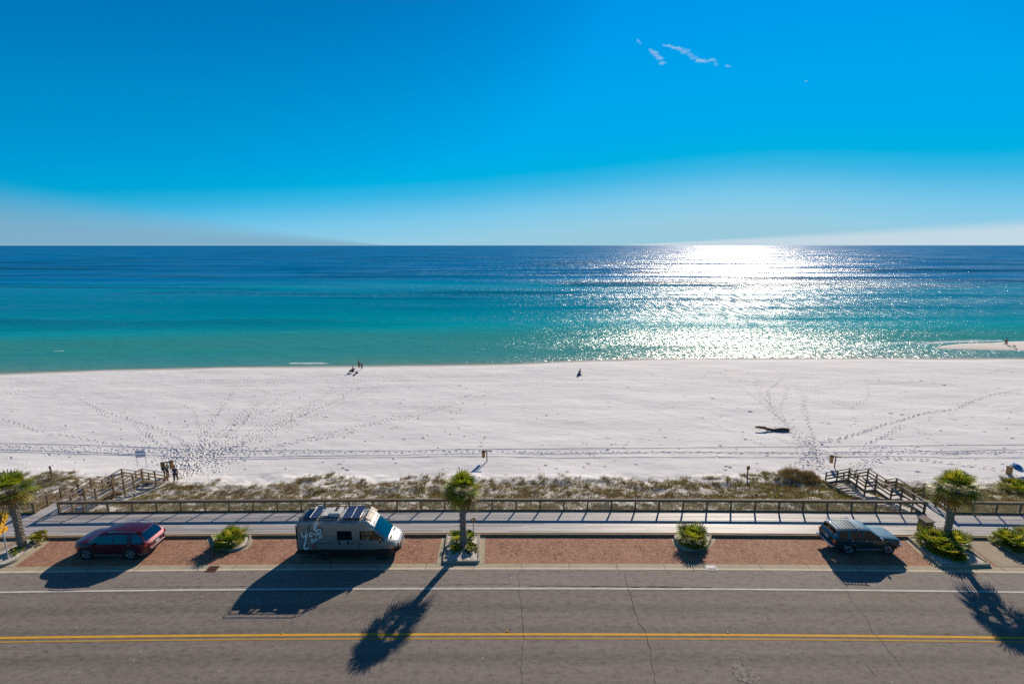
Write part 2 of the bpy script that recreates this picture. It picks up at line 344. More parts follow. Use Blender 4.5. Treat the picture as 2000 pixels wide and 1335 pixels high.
M['yellowold'] = concrete('worn_yellow_paint', (.42, .26, .07), (.55, .32, .06), (.16, .13, .10))
M['white'] = concrete('white_line_paint', (.52, .49, .45), (.70, .68, .63), (.2, .18, .17))
M['crack'] = pm('crack_tar', (.05, .044, .038), rough=1, spec=0)
M['patch'] = pm('rough_patch', (.09, .078, .068), (.24, .205, .18), 5, .8, bump=1, bscale=30, contrast=.12)
M['board'] = wood('weathered_deck', (.30, .29, .29), (.42, .41, .41), (.50, .49, .48))
M['rail'] = wood('rail_wood', (.15, .105, .055), (.23, .17, .10), (.10, .07, .035))
M['railtop'] = wood('rail_cap_wood', (.17, .13, .10), (.25, .20, .165), (.12, .09, .06))
M['sand'] = sand_mat('quartz_sand', dune=True)
M['bedsand'] = pm('planter_sand', (.34, .30, .25), (.72, .68, .62), 7, .9, bump=1, bscale=20, contrast=.25)
M['sea'] = sea_mat()
M['leaf'] = leaf_mat('palm_leaf'); M['grassm'] = leaf_mat('dune_grass', trans=.25)
M['trunk'] = pm('palm_trunk', (.13, .10, .075), (.40, .32, .25), 12, .9, bump=1, bscale=14)
M['black'] = pm('black_plastic', (.012, .012, .013), rough=.45)
M['rubber'] = pm('tyre_rubber', (.016, .016, .017), rough=.85)
M['alloy'] = pm('alloy', (.5, .5, .52), rough=.3, metal=.9)
M['steel'] = pm('grey_steel', (.35, .35, .36), rough=.4, metal=.7)
M['galv'] = pm('galvanised', (.40, .41, .43), (.52, .53, .55), 12, .6, spec=.3)
M['rust'] = pm('rusty_iron', (.09, .035, .022), (.16, .06, .035), 10, .9)
M['wire'] = pm('wire', (.5, .48, .46), rough=.6)
M['inside'] = pm('car_interior', (.05, .045, .04), (.12, .11, .10), 5, .9)
M['seatf'] = pm('seat_fabric', (.14, .13, .12), rough=.9)
M['redlamp'] = pm('red_lamp', (.6, .015, .01), rough=.15, coat=1)
M['amber'] = pm('amber_lamp', (.8, .25, .02), rough=.15, coat=1)
M['clear'] = pm('clear_lamp', (.65, .68, .7), rough=.1, coat=1)
M['chrome'] = pm('chrome', (.7, .7, .72), rough=.15, metal=1)
M['binwood'] = pm('brown_bin', (.30, .16, .05), (.42, .25, .09), 6, .7)
M['post'] = wood('treated_post', (.12, .09, .06), (.20, .15, .10), (.08, .06, .04), (8, 8, .6))
# ------------------------------------------------------------------ ground strips along the road
def strip(name, y0, y1, z, mat, x0=-120, x1=120, kind='structure', label=None, step=1.5, parent=None, dash=None):
    mb = MB(); n = int((x1-x0)/step); vs = []; fs = []
    for i in range(n+1):
        x = x0+(x1-x0)*i/n; b = bend(x); vs += [(x, y0+b, z), (x, y1+b, z)]
    for i in range(n): fs.append((2*i, 2*i+2, 2*i+3, 2*i+1))
    mb.add(vs, fs); o = mb.build(name, mat, parent)
    if kind: o['kind'] = kind
    return o
def wall(mb, y0, y1, z0, z1, x0, x1, step=1.5, mi=0):     # bent solid bar along the road
    n = max(1, int(round((x1-x0)/step))); vs = []; fs = []
    for i in range(n+1):
        x = x0+(x1-x0)*i/n; b = bend(x); vs += [(x, y0+b, z0), (x, y1+b, z0), (x, y1+b, z1), (x, y0+b, z1)]
    for i in range(n):
        a = 4*i; c = a+4
        fs += [(a, c, c+3, a+3), (a+3, c+3, c+2, a+2), (a+2, c+2, c+1, a+1), (a+1, c+1, c, a)]
    fs += [(0, 3, 2, 1), (4*n, 4*n+1, 4*n+2, 4*n+3)]
    mb.add(vs, fs, mi)
DZ = .17                                               # deck height
strip('ground', 0, 34.4, -.06, M['kerb'], -300, 300, step=6)
strip('road', 8, 26.07, -.004, M['asphalt'], -220, 220, step=3)
strip('road_shoulder', 26.07, 27.76, 0, M['shoulder'], -220, 220, step=3)
strip('road_edge_line', 25.92, 26.06, .004, M['white'])
strip('road_centre_line', 22.39, 22.545, .004, M['yellow'])
strip('road_centre_line', 22.135, 22.235, .004, M['yellowold'])
strip('gutter', 27.9, 28.34, .0, M['gutter'])
g_ = MB(); wall(g_, 27.755, 27.9, -.05, .006, -120, 120); g_.build('gutter_edge', M['curblight'])['kind'] = 'structure'
strip('brick_parking', 28.56, 31.37, .0, M['brick'])
strip('brick_border', 28.34, 28.56, .0, M['brickedge'])
# gutter joints
j = MB()
for i in range(-24, 25):
    x = i*3.05+.6; b = bend(x); j.box((x, 28.04+b, .003), (.018, .58, .01))
j.build('gutter_joint', M['crack'])['kind'] = 'structure'
kb = MB(); wall(kb, 31.37, 31.53, -.05, .155, -120, 120); kb.build('kerb', M['kerbface'], bevel=0)['kind'] = 'structure'
# cracks and the rough patch in the asphalt
def crack(pts, w=.022, seed=1):
    rnd = random.Random(seed); P = [G(*p) for p in pts]; out = []
    for a, b in zip(P, P[1:]):
        n = max(2, int(math.dist(a, b)/.25))
        for i in range(n):
            t = i/n; out.append((a[0]+(b[0]-a[0])*t+rnd.gauss(0, .035), a[1]+(b[1]-a[1])*t+rnd.gauss(0, .02)))
    out.append(P[-1]); vs = []; fs = []
    for i, (x, y) in enumerate(out):
        a = out[max(0, i-1)]; b = out[min(len(out)-1, i+1)]; dx, dy = b[0]-a[0], b[1]-a[1]; l = math.hypot(dx, dy) or 1
        ww = w*rnd.uniform(.2, .75)/2; vs += [(x-dy/l*ww, y+dx/l*ww, .008), (x+dy/l*ww, y-dx/l*ww, .008)]
    fs = [(2*i, 2*i+1, 2*i+3, 2*i+2) for i in range(len(out)-1)]
    MB().add(vs, fs).build('road_crack', M['crack'])['kind'] = 'structure'
crack([(1013, 1113), (1014, 1160), (1020, 1200), (1022, 1239), (1018, 1285), (1019, 1345)], .03)
crack([(1218, 1117), (1228, 1150), (1243, 1200), (1262, 1238), (1270, 1265), (1283, 1345)], .04, 2)
crack([(1630, 1120), (1655, 1157), (1690, 1205), (1712, 1242), (1755, 1290), (1800, 1345)], .02, 3)
crack([(1690, 1295), (1712, 1320)], .03, 4)
for k, (pa, pb, w_) in enumerate([((1035, 1143), (1390, 1146), .05), ((620, 1141), (1000, 1141), .03), ((220, 1146), (500, 1144), .035), ((1150, 1144), (1330, 1147), .06)]):
    crack([pa, ((pa[0]+pb[0])/2, (pa[1]+pb[1])/2), pb], w_, 10+k)
rnd = random.Random(3)
pt = []
for i in range(40):
    t = 2*math.pi*i/40; r = 1+.25*noise.noise(Vector((math.cos(t)*2, math.sin(t)*2, 3)))
    pt.append(G(1457+26*r*math.cos(t)+10*math.sin(t), 1314+20*r*math.sin(t)))
MB().add([(x, y, .007) for x, y in pt], [tuple(range(40))[::-1]]).build('road_patch', M['patch'])['kind'] = 'structure'
# yellow and white reflector studs
for px, py, c, lab in [(551, 1236, 'yellow', 'small yellow reflector stud on the road line below the grey van'), (990, 1232, 'yellow', 'small yellow reflector stud on the road line just left of the middle cracks'),
                       (1421, 1234, 'white', 'small whitish reflector stud on the road line right of the long crack'), (1850, 1236, 'yellow', 'small orange reflector stud on the road line left of the right palm shadow')]:
    x, y = G(px, py); m_ = MB(); vs = [(-.06, -.06, 0), (.06, -.06, 0), (.06, .06, 0), (-.06, .06, 0), (-.045, -.03, .025), (.045, -.03, .025), (.045, .03, .025), (-.045, .03, .025)]
    m_.add(vs, [(0, 1, 5, 4), (1, 2, 6, 5), (2, 3, 7, 6), (3, 0, 4, 7), (4, 5, 6, 7)])
    o = m_.build('reflector_stud', M[c]); o.location = (x, y, .004); tag(o, lab, 'road stud', 'reflector studs along the centre line')
# drains
def drain(px, py, name, lab, mat, mbar):
    x, y = G(px, py); t = thing(name, lab, 'drain', (x, y, .004), 0, None)
    f = MB(); w, d = .62, .5
    f.box((0, d/2, .01), (w, .05, .02)); f.box((0, -d/2, .01), (w, .05, .02)); f.box((-w/2, 0, .01), (.05, d+.05, .016)); f.box((w/2, 0, .01), (.05, d+.05, .016)); f.box((0, 0, .0105), (w, .03, .015)); f.build('frame', mat, t)
    b = MB()
    for i in range(9): b.box((-w/2+.05+i*(w-.1)/8, 0, .006), (.026, d-.05, .012))
    b.build('grating', mat, t); MB().box((0, 0, .001), (w, d, .002)).build('pit', M['black'], t)  # flat black sheet stands in for the shade below the bars
drain(1389, 1108, 'drain_grate', 'light metal drain grate with slots set in the concrete gutter', M['galv'], 0)
drain(415, 1110.5, 'drain_grate', 'rusty red drain grate set in the gutter left of the grey van', M['rust'], 0)

# ------------------------------------------------------------------ boardwalk
bw = thing('boardwalk', 'long weathered grey plank boardwalk between the brick parking and the dune railing', 'boardwalk', (0, 31.6, 0))
nb = 20; y0 = 31.62; y1 = 34.42; bwid = (y1-y0)/nb
rnd = random.Random(5)
d_ = MB(); d_.col = (1, 1, 1)
for k in range(nb):
    x = -70-rnd.uniform(0, 3.6)
    while x < 70:
        ln = rnd.choice((3.66, 4.88, 4.88)); s = rnd.uniform(.62, 1.12); d_.col = (s, s*rnd.uniform(.96, 1.02), s*rnd.uniform(.94, 1.04))
        wall(d_, y0+k*bwid-31.6, y0+(k+1)*bwid-.022-31.6, DZ-.035+rnd.uniform(-.003, .003), DZ+rnd.uniform(-.004, .004), x, x+ln-.006, 2.5)
        x += ln
def board_mat(name, base, base2, streak):
    m, nt, b, o = nodes(name); g = NG(nt)
    c = g.n('ShaderNodeAttribute', attribute_name='hue').outputs[0]
    col = g.mix(g.rng(g.noise(g.pos((.35, 12, 1)), 2.2, 5, .7), .3, .7), base, base2)
    col = g.mix(g.rng(g.noise(g.pos((.2, 1, 1)), 1.1, 5, .7), .5, .8, 0, .6), col, streak)
    col = g.mix(1, col, c, 'MULTIPLY'); g.L.new(col, b.inputs['Base Color']); b.inputs['Roughness'].default_value = .55; b.inputs['Specular IOR Level'].default_value = .5
    g.L.new(g.bump(g.noise(g.pos((.5, 20, 1)), 4, 3), .4, .006), b.inputs['Normal']); return m
M['deck'] = board_mat('weathered_deck_boards', (.40, .385, .385), (.54, .52, .51), (.62, .60, .58))
d_.build('planks', M['deck'], bw)
e_ = MB(); wall(e_, 31.535-31.6, 31.60-31.6, 0, DZ+.012, -70, 70); e_.build('edge_board', M['curblight'], bw)
f_ = MB()
for yy in (31.9, 33.1, 34.3): wall(f_, yy-31.6, yy+.09-31.6, -.55, DZ-.04, -70, 70)
f_.build('joists', M['rail'], bw)

# ------------------------------------------------------------------ railings
RY = 34.52                                             # railing line
def railing(x0, x1, label, wires=True, endL=True):
    cx = (x0+x1)/2; by = RY+bend(cx); t = thing('boardwalk_railing', label, 'railing', (x0, RY+bend(x0), DZ), 0, 'railings along the boardwalk')
    sh = (x0, RY+bend(x0), DZ); P = lambda x, y, z: (x-sh[0], y-sh[1], z-sh[2])
    n = max(1, round((x1-x0)/1.80)); post = None
    for i in range(n+1):
        x = x0+(x1-x0)*i/n
        m_ = MB().box((0, 0, .27), (.10, .10, 1.30))
        if post is None: post = m_.build('post', M['rail'], t); p = post
        else: p = post.copy(); COL.objects.link(p); p.parent = t
        p.location = (x-sh[0], RY+bend(x)-sh[1], 0)
    for nm, ya, yb, za, zb, mt in (('cap_rail', -.10, .09, .925, .965, 'railtop'), ('upper_rail', -.09, -.053, .77, .92, 'rail'), ('toe_board', -.09, -.053, -.10, .12, 'rail'), ('rim_board', -.14, -.095, -.30, .02, 'rail')):
        m_ = MB(); wall(m_, RY+ya, RY+yb, DZ+za, DZ+zb, x0-.05, x1+.05, 1.5); m_.build(nm, M[mt], t, shift=sh)
    if wires:
        for k in range(6):
            m_ = MB(); pts = [(x0+(x1-x0)*i/n, RY+bend(x0+(x1-x0)*i/n), DZ+.20+k*.105) for i in range(n+1)]
            m_.tube(pts, .008, 5); m_.build('wire', M['wire'], t, shift=sh)
    return t
XL, XR = -34.3, 31.3                                   # inner edges of the two stair openings
railing(XL, XR, 'long wooden railing with brown posts running between the two beach stairs')
railing(-52, XL-1.9, 'short wooden railing section at the far left behind the left palm')
railing(XR+1.85, 56, 'wooden railing section at the far right behind the right palm')

# ------------------------------------------------------------------ beach stairs (level landings joined by short flights)
def stair(x0, x1, turn, label):
    """x0 = inner rail line, x1 = outer rail line"""
    mx = (x0+x1)/2; ys = 34.45+bend(mx); t = thing('beach_stairs', label, 'stairs', (mx, ys, DZ), 0, 'wooden stairs to the beach'); sh = (mx, ys, DZ)
    o = bend(mx)
    prof = [(34.35+o, 0), (36.75+o, 0), (37.75+o, -.62), (39.5+o, -.62), (40.6+o, -1.32), (42.8+o, -1.32), (45.9+o, -3.25)]
    rnd = random.Random(int(x0)); pl = MB(); tr = MB(); pl.col = tr.col = (1, 1, 1); xa, xb = min(x0, x1)-.02, max(x0, x1)+.02
    for (ya, za), (yb, zb) in zip(prof, prof[1:]):
        pl = MB(); tr = MB(); pl.col = tr.col = (1, 1, 1)
        if za == zb:
            n = int((yb-ya)/.145)
            for i in range(n):
                s = rnd.uniform(.75, 1.1); pl.col = (s, s, s); yy = ya+(yb-ya)*(i+.5)/n; pl.box((mx, yy, DZ+za-.018), (xb-xa, (yb-ya)/n-.012, .036))
        else:
            n = int(round((za-zb)/.17))
            for i in range(1, n+1):
                s = rnd.uniform(.75, 1.1); tr.col = (s, s, s); yy = ya+(yb-ya)*(i-.5)/n; tr.box((mx, yy, DZ+za+(zb-za)*i/(n)-.02), (xb-xa, (yb-ya)/n+.02, .04))
        if pl.v: pl.build('landing', M['deck'], t, shift=sh)
        if tr.v: tr.build('flight_of_treads', M['deck'], t, shift=sh)
    for x in (xa+.03, xb-.03):
        st = MB()
        for (ya, za), (yb, zb) in zip(prof, prof[1:]): st.beam((x, ya, DZ+za-.17), (x, yb, DZ+zb-.17), .05, .24)
        st.build('stringer', M['rail'], t, shift=sh)
    H = .96
    for x in (x0, x1):
        for k, ((ya, za), (yb, zb)) in enumerate(zip(prof, prof[1:])):
            MB().beam((x, ya, DZ+za+H), (x, yb+.02, DZ+zb+H), .17, .05).build('handrail', M['railtop'], t, shift=sh)
            for hh in (.62, .30): MB().beam((x, ya+.06, DZ+za+hh), (x, yb, DZ+zb+hh), .04, .13).build('side_rail', M['rail'], t, shift=sh)
        py = [34.5, 35.6, 36.75, 37.75, 39.5, 40.6, 41.7, 42.8, 44.3, 45.85]
        for y in py:
            y += o
            for (ya, za), (yb, zb) in zip(prof, prof[1:]):
                if ya <= y <= yb: z = za+(zb-za)*(y-ya)/(yb-ya)
            MB().box((x, y, DZ+z+H/2-.3), (.10, .10, H+.55)).build('post', M['rail'], t, shift=sh)
    return t
stair(XL, XL-1.85, 0, 'wooden stairs with zigzag handrails down to the beach at the left')
stair(XR, XR+1.75, 0, 'wooden stairs with zigzag handrails down to the beach at the right')

# ------------------------------------------------------------------ beach, dune and seabed: one relief sheet with footprints
WZ = -4.05                                             # water level
def shore_y(x):                                        # the water line
    xs = [-220, -110, -96, -80, -55, -35, -15, 0, 12, 25, 45, 70, 95, 130, 260]
    ys = [86, 90.5, 92, 94.5, 97.0, 97.6, 98.5, 99.5, 102, 103.8, 104.6, 104.9, 104.6, 104, 103]
    return np.interp(x, xs, ys)
def fan_grid(ys, us):
    Y, U = np.meshgrid(ys, us, indexing='ij'); X = U*(Y+3)*1.03
    return X, Y
def base_z(X, Y):
    Yb = Y-bend(X)
    dune = np.interp(Yb, [30, 34.6, 35.5, 39, 42, 45, 47.5, 52], [-.45, -.5, -.75, -1.75, -2.45, -3.0, -3.22, -3.25])
    sh = shore_y(X); t = Y-sh
    # flat back beach, low berm, then the wet slope
    bz = -3.25-.25*np.clip((Yb-52)/35, 0, 1)
    z = np.where(Yb > 52, bz, dune)
    fall = np.interp(t, [-9, -5, -1.5, 0, 3, 30], [0, .06, .30, .56, 1.0, 3.5])
    z = z-fall*(Y > 60)
    z = np.where(t > -9, np.maximum(z, WZ-6), z)
    zsh = WZ+np.interp(t, [-9, -5, -1.5, 0, 3, 30], [.50, .42, .16, 0, -.35, -3])
    k = np.clip((t+16)/7, 0, 1); z = np.where(Y > 60, z*(1-k)+zsh*k, z)
    return z
def vnoise(X, Y, seed, sx, sy):                         # smooth value noise
    r = np.random.RandomState(seed); T = r.rand(256, 256)
    a = X/sx+500.37; b = Y/sy+500.71; i = np.floor(a).astype(int); j = np.floor(b).astype(int); u = a-i; v = b-j; u = u*u*(3-2*u); v = v*v*(3-2*v)
    g = lambda p, q: T[p % 256, q % 256]
    return (g(i, j)*(1-u)+g(i+1, j)*u)*(1-v)+(g(i, j+1)*(1-u)+g(i+1, j+1)*u)*v-.5
def relief(X, Y):
    Yb = Y-bend(X); beach = np.clip((Yb-45)/4, 0, 1)*np.clip((shore_y(X)-Y)/3, 0, 1); dn = np.clip((Yb-35)/1.5, 0, 1)*np.clip((48.5-Yb)/3, 0, 1)
    z = beach*(.17*vnoise(X, Y, 1, 9, 4.2)+.075*vnoise(X, Y, 2, 3.4, 1.7)+.03*vnoise(X, Y, 3, 1.1, .7))
    z += dn*(.55*vnoise(X, Y, 4, 3.5, 2.4)+.24*vnoise(X, Y, 5, 1.1, .9)+.08*vnoise(X, Y, 6, .45, .4))
    # mounds: the bushy hummock beside the right stairs, the crest at the far left
    for cx, cy, rx, ry, h in ((29.0, 46.3, 1.7, 1.6, .6), (-48, 46, 9, 2.5, .55), (-42, 43, 3, 2, .3)):
        z += h*np.exp(-((X-cx)/rx)**2-((Y-cy)/ry)**2)
    return z
def ground_z(x, y):
    X = np.array([float(x)]); Y = np.array([float(y)]); return float((base_z(X, Y)+relief(X, Y))[0])
def beach_sheet():
    ys = [30.5]; 
    while ys[-1] < 112: ys.append(ys[-1]+(.10 if ys[-1] < 46 else .05*max(1, (ys[-1]/58)**1.5)))
    ys += [116, 122, 130, 145]
    ys = np.array(ys); 
    us = np.concatenate([-np.geomspace(5, 1.13, 24)[:-1], np.linspace(-1.1, 1.1, 1500), np.geomspace(1.13, 5, 24)[1:]])
    X, Y = fan_grid(ys, us); Z = base_z(X, Y)+relief(X, Y)
    rnd = random.Random(11)
    def stamp(x, y, ang, L=.15, Wd=.075, dep=.06):
        i0 = np.searchsorted(ys, y-.3); i1 = np.searchsorted(ys, y+.3)
        if i1-i0 < 2: return
        uu = x/((y+3)*1.03); j0 = np.searchsorted(us, uu-.42/(y+3)); j1 = np.searchsorted(us, uu+.42/(y+3))
        if j1-j0 < 2: return
        dx = X[i0:i1, j0:j1]-x; dy = Y[i0:i1, j0:j1]-y; c, s = math.cos(ang), math.sin(ang)
        r2 = ((dx*c+dy*s)/L)**2+((-dx*s+dy*c)/Wd)**2
        Z[i0:i1, j0:j1] += -dep*np.exp(-r2**1.5)+.022*np.exp(-((np.sqrt(r2)-1.7)/.5)**2)
    def trail(pts, walkers=1, spread=.2, dep=.068):
        P = [G(a, b, -3.28) for a, b in pts]
        for w in range(walkers):
            off = rnd.gauss(0, spread); off2 = rnd.gauss(0, spread); d = rnd.uniform(0, .6); k = 0; tot = sum(math.dist(a, b) for a, b in zip(P, P[1:])); ph = rnd.uniform(0, 9)
            lo, hi = (0, tot) if walkers < 4 else sorted((rnd.uniform(-.3, .6)*tot, rnd.uniform(.35, 1.2)*tot))
            while d < tot:
                q = d
                for a, b in zip(P, P[1:]):
                    l = math.dist(a, b)
                    if q <= l: break
                    q -= l
                t = q/l; dx, dy = (b[0]-a[0])/l, (b[1]-a[1])/l
                o = off*(1-d/tot)+off2*(d/tot)+.10*math.sin(d*.6+ph)+(.11 if k % 2 else -.11)
                if lo <= d <= hi:
                    x = a[0]+(b[0]-a[0])*t-dy*o; y = a[1]+(b[1]-a[1])*t+dx*o
                    if y < shore_y(x)-1.0: stamp(x, y, math.atan2(dy, dx)+rnd.gauss(0, .15), dep=dep*rnd.uniform(.6, 1.15))
                d += rnd.uniform(.58, .78); k += 1
    S = 1.0
    # left fan from the stair foot
    A = (372, 925)
    trail([A, (385, 885), (395, 850), (430, 800), (455, 762)], 3, .3); trail([A, (370, 880), (352, 858), (300, 835), (260, 822)], 2, .3)
    trail([(255, 820), (205, 803), (170, 788), (150, 780)], 4, .8); trail([A, (330, 890), (300, 862), (278, 840), (255, 815), (250, 795)], 4, .5)
    trail([(365, 905), (410, 878), (450, 850), (480, 820), (500, 790), (520, 762)], 12, 1.2); trail([(390, 905), (450, 880), (520, 850), (570, 820), (640, 790), (700, 755)], 16, 2.0)
    trail([(400, 895), (480, 865), (540, 830), (600, 795), (660, 765), (720, 742)], 16, 2.4); trail([(480, 830), (520, 800), (560, 775), (640, 752)], 12, 2.6)
    trail([A, (440, 895), (520, 872), (620, 850), (700, 828), (800, 808), (900, 780), (960, 760), (1010, 745)], 4, .6)
    trail([(560, 868), (640, 855), (700, 840)], 2, .4); trail([(0, 815), (40, 828), (80, 842), (140, 853), (200, 862), (260, 874), (360, 900)], 1, .1)
    trail([(360, 905), (375, 860), (410, 812), (430, 780), (445, 765), (460, 740)], 1, .2); trail([(400, 842), (375, 800), (355, 790)], 1, .2)
    trail([(180, 788), (300, 775), (420, 765), (530, 762), (620, 752), (700, 745)], 1, .15)
    for k in range(26): trail([(350+rnd.gauss(15, 25), 925+rnd.gauss(0, 7)), (370+rnd.gauss(30, 35), 890+rnd.gauss(0, 10)), (400+rnd.gauss(40, 45), 868+rnd.gauss(0, 10))], 2, .8)
    # rows along the back of the beach, tyre ruts
    for yy, w, s in ((889, 1, .5), (883, 1, .5)): trail([(-60, yy-15), (300, yy-3), (700, yy-4), (1300, yy-5), (1700, yy), (2060, yy-6)], w, s, .055)
    trail([(0, 868), (300, 878), (500, 889)], 1, .3)
    # right fan
    B = (1600, 925)
    trail([B, (1590, 880), (1560, 850), (1530, 820), (1500, 800), (1480, 780), (1440, 750), (1400, 722)], 2, .3); trail([(1575, 880), (1545, 840), (1510, 800), (1490, 770), (1485, 740), (1475, 722)], 5, .5)
    trail([B, (1580, 870), (1550, 835), (1505, 795), (1500, 760), (1530, 735), (1510, 712)], 4, .35); trail([(1520, 812), (1525, 790), (1535, 765), (1540, 745)], 2, .3)
    trail([(1600, 875), (1590, 840), (1573, 800), (1572, 775), (1560, 760), (1555, 745)], 3, .35); trail([(1580, 757), (1610, 775), (1660, 795), (1700, 808), (1740, 812)], 2, .3); trail([(1560, 740), (1600, 762), (1640, 782), (1665, 795), (1690, 780), (1700, 765), (1690, 740)], 1, .3)
    trail([(1600, 865), (1650, 855), (1700, 838), (1760, 820), (1800, 808), (1870, 797), (1900, 782), (1940, 770), (2000, 757)], 3, .25)
    trail([(1690, 870), (1740, 845), (1770, 830), (1800, 845), (1850, 870)], 2, .5); trail([(1300, 790), (1350, 808), (1400, 830), (1450, 852), (1500, 872)], 1, .1); trail([(1150, 752), (1200, 775), (1260, 790), (1330, 815)], 1, .2)
    trail([(1660, 915), (1700, 900), (1720, 896), (1800, 900), (1860, 905), (1930, 915), (1990, 925)], 3, .35); trail([(1660, 880), (1740, 876), (1850, 885), (2000, 880)], 4, .9)
    for k in range(14): trail([(1585+rnd.gauss(10, 22), 922+rnd.gauss(0, 6)), (1580+rnd.gauss(0, 26), 880), (1570+rnd.gauss(0, 30), 850)], 1, .6)
    # strollers near the water
    for k in range(20):
        yy = rnd.uniform(724, 745); a = rnd.uniform(-80, 1500); trail([(a, yy+rnd.uniform(-2, 2)-(6 if a > 1000 else 0)), (a+500, yy+rnd.uniform(-3, 2)-(9 if a+500 > 1000 else 0)), (a+900, yy+rnd.uniform(-3, 2)-(14 if a+900 > 1000 else 0))], 1, .5)
    trail([(-60, 770), (300, 765), (900, 752), (1500, 742), (2060, 745)], 2, 1.0); trail([(980, 748), (1130, 752), (1300, 760)], 3, .8)
    for k in range(500):
        px = rnd.uniform(-60, 2060); py = rnd.uniform(716, 925); x, y = G(px, py, -3.28)
        if y < shore_y(x)-1.5: stamp(x, y, rnd.uniform(0, 3.1), rnd.uniform(.1, .3), rnd.uniform(.06, .14), rnd.uniform(.04, .1))
    for px, py in ((1465, 803), (1740, 806), (1800, 742), (1845, 750), (1392, 777)): x, y = G(px, py, -3.28); stamp(x, y, 0, .3, .16, .16)
    # ruts left by a beach vehicle
    for pts in ([(-80, 864), (200, 870), (360, 879), (700, 881), (1300, 874), (1700, 871), (2080, 866)], [(-80, 876), (200, 884), (360, 893), (700, 890), (1300, 883), (1700, 884), (2080, 875)], [(-80, 880), (250, 889), (420, 896), (900, 893)]):
        P = [G(a, b, -3.28) for a, b in pts]; xs = [p[0] for p in P]; yl = np.interp(X, xs, [p[1] for p in P])
        Z += -.045*np.exp(-((Y-yl)/.07)**2)+.02*np.exp(-((np.abs(Y-yl)-.17)/.07)**2)
    ny, nx = X.shape; me = bpy.data.meshes.new('beach')
    me.vertices.add(ny*nx); me.vertices.foreach_set('co', np.stack([X, Y, Z], -1).astype(np.float32).ravel())
    I = np.arange((ny-1)*nx).reshape(ny-1, nx)[:, :-1].ravel(); q = np.stack([I, I+1, I+nx+1, I+nx], -1).astype(np.int32)
    me.loops.add(q.size); me.loops.foreach_set('vertex_index', q.ravel()); me.polygons.add(len(q)); me.polygons.foreach_set('loop_start', np.arange(0, q.size, 4, dtype=np.int32))
    me.polygons.foreach_set('use_smooth', np.ones(len(q), dtype=bool)); me.update(calc_edges=True)
    t = Y-shore_y(X)+.5*vnoise(X, Y, 8, 5, 3); wet = np.clip((t+2.6)/1.2, 0, 1); a = me.attributes.new('wet', 'FLOAT', 'POINT'); a.data.foreach_set('value', wet.astype(np.float32).ravel())
    link('beach', me, [M['sand']])['kind'] = 'structure'
beach_sheet()
# ------------------------------------------------------------------ sea
def sea():
    ys = np.concatenate([np.linspace(84, 125, 140), np.geomspace(125.5, 160000, 170)]); us = np.linspace(-3, 3, 401)
    X, Y = fan_grid(ys, us); Z = np.full_like(X, WZ); t = Y-shore_y(X)
    me = bpy.data.meshes.new('sea'); ny, nx = X.shape
    # gentle breaking swell close in
    Z += np.clip(t/6, 0, 1)*np.clip((60-t)/30, 0, 1)*(.05*vnoise(X, Y, 21, 14, 2.6))
    me.vertices.add(ny*nx); me.vertices.foreach_set('co', np.stack([X, Y, Z], -1).astype(np.float32).ravel())
    I = np.arange((ny-1)*nx).reshape(ny-1, nx)[:, :-1].ravel(); q = np.stack([I, I+1, I+nx+1, I+nx], -1).astype(np.int32)
    me.loops.add(q.size); me.loops.foreach_set('vertex_index', q.ravel()); me.polygons.add(len(q)); me.polygons.foreach_set('loop_start', np.arange(0, q.size, 4, dtype=np.int32))
    me.polygons.foreach_set('use_smooth', np.ones(len(q), dtype=bool)); me.update(calc_edges=True)
    off = np.log10(np.clip(t, .3, 1e6)+1); a = me.attributes.new('offshore', 'FLOAT', 'POINT'); a.data.foreach_set('value', off.astype(np.float32).ravel())
    foam_sheen = .62*np.exp(-((t-.9)/.8)**2)*(vnoise(X, Y, 31, 13, 40)+.42)
    for px0, px1, py, w in ((550, 655, 709, .8), (95, 135, 685, .7), (1225, 1310, 699, .5)):
        xa, ya = G(px0, py, WZ); xb, yb = G(px1, py, WZ); foam_sheen += .8*np.exp(-((Y-ya)/w)**2)*np.clip((X-xa)/2, 0, 1)*np.clip((xb-X)/2, 0, 1)
    # broken water by the sand spit; the wide streak is sheen painted white
    for pts, w, am in (([(1560, 676), (1700, 671), (1830, 667), (1960, 662), (2060, 655)], 1.6, .6), ([(1720, 601), (1850, 625), (1930, 641), (2060, 655)], 4.5, .46), ([(1780, 673), (1850, 668), (1900, 667), (1965, 665)], .6, .7)):
        P = [G(a_, b_, WZ) for a_, b_ in pts]; yl = np.interp(X, [p[0] for p in P], [p[1] for p in P], left=-999, right=-999); foam_sheen += am*np.exp(-((Y-yl)/w)**2)
    a = me.attributes.new('foam', 'FLOAT', 'POINT'); a.data.foreach_set('value', foam_sheen.astype(np.float32).ravel())
    link('sea', me, [M['sea']])['kind'] = 'structure'
sea()
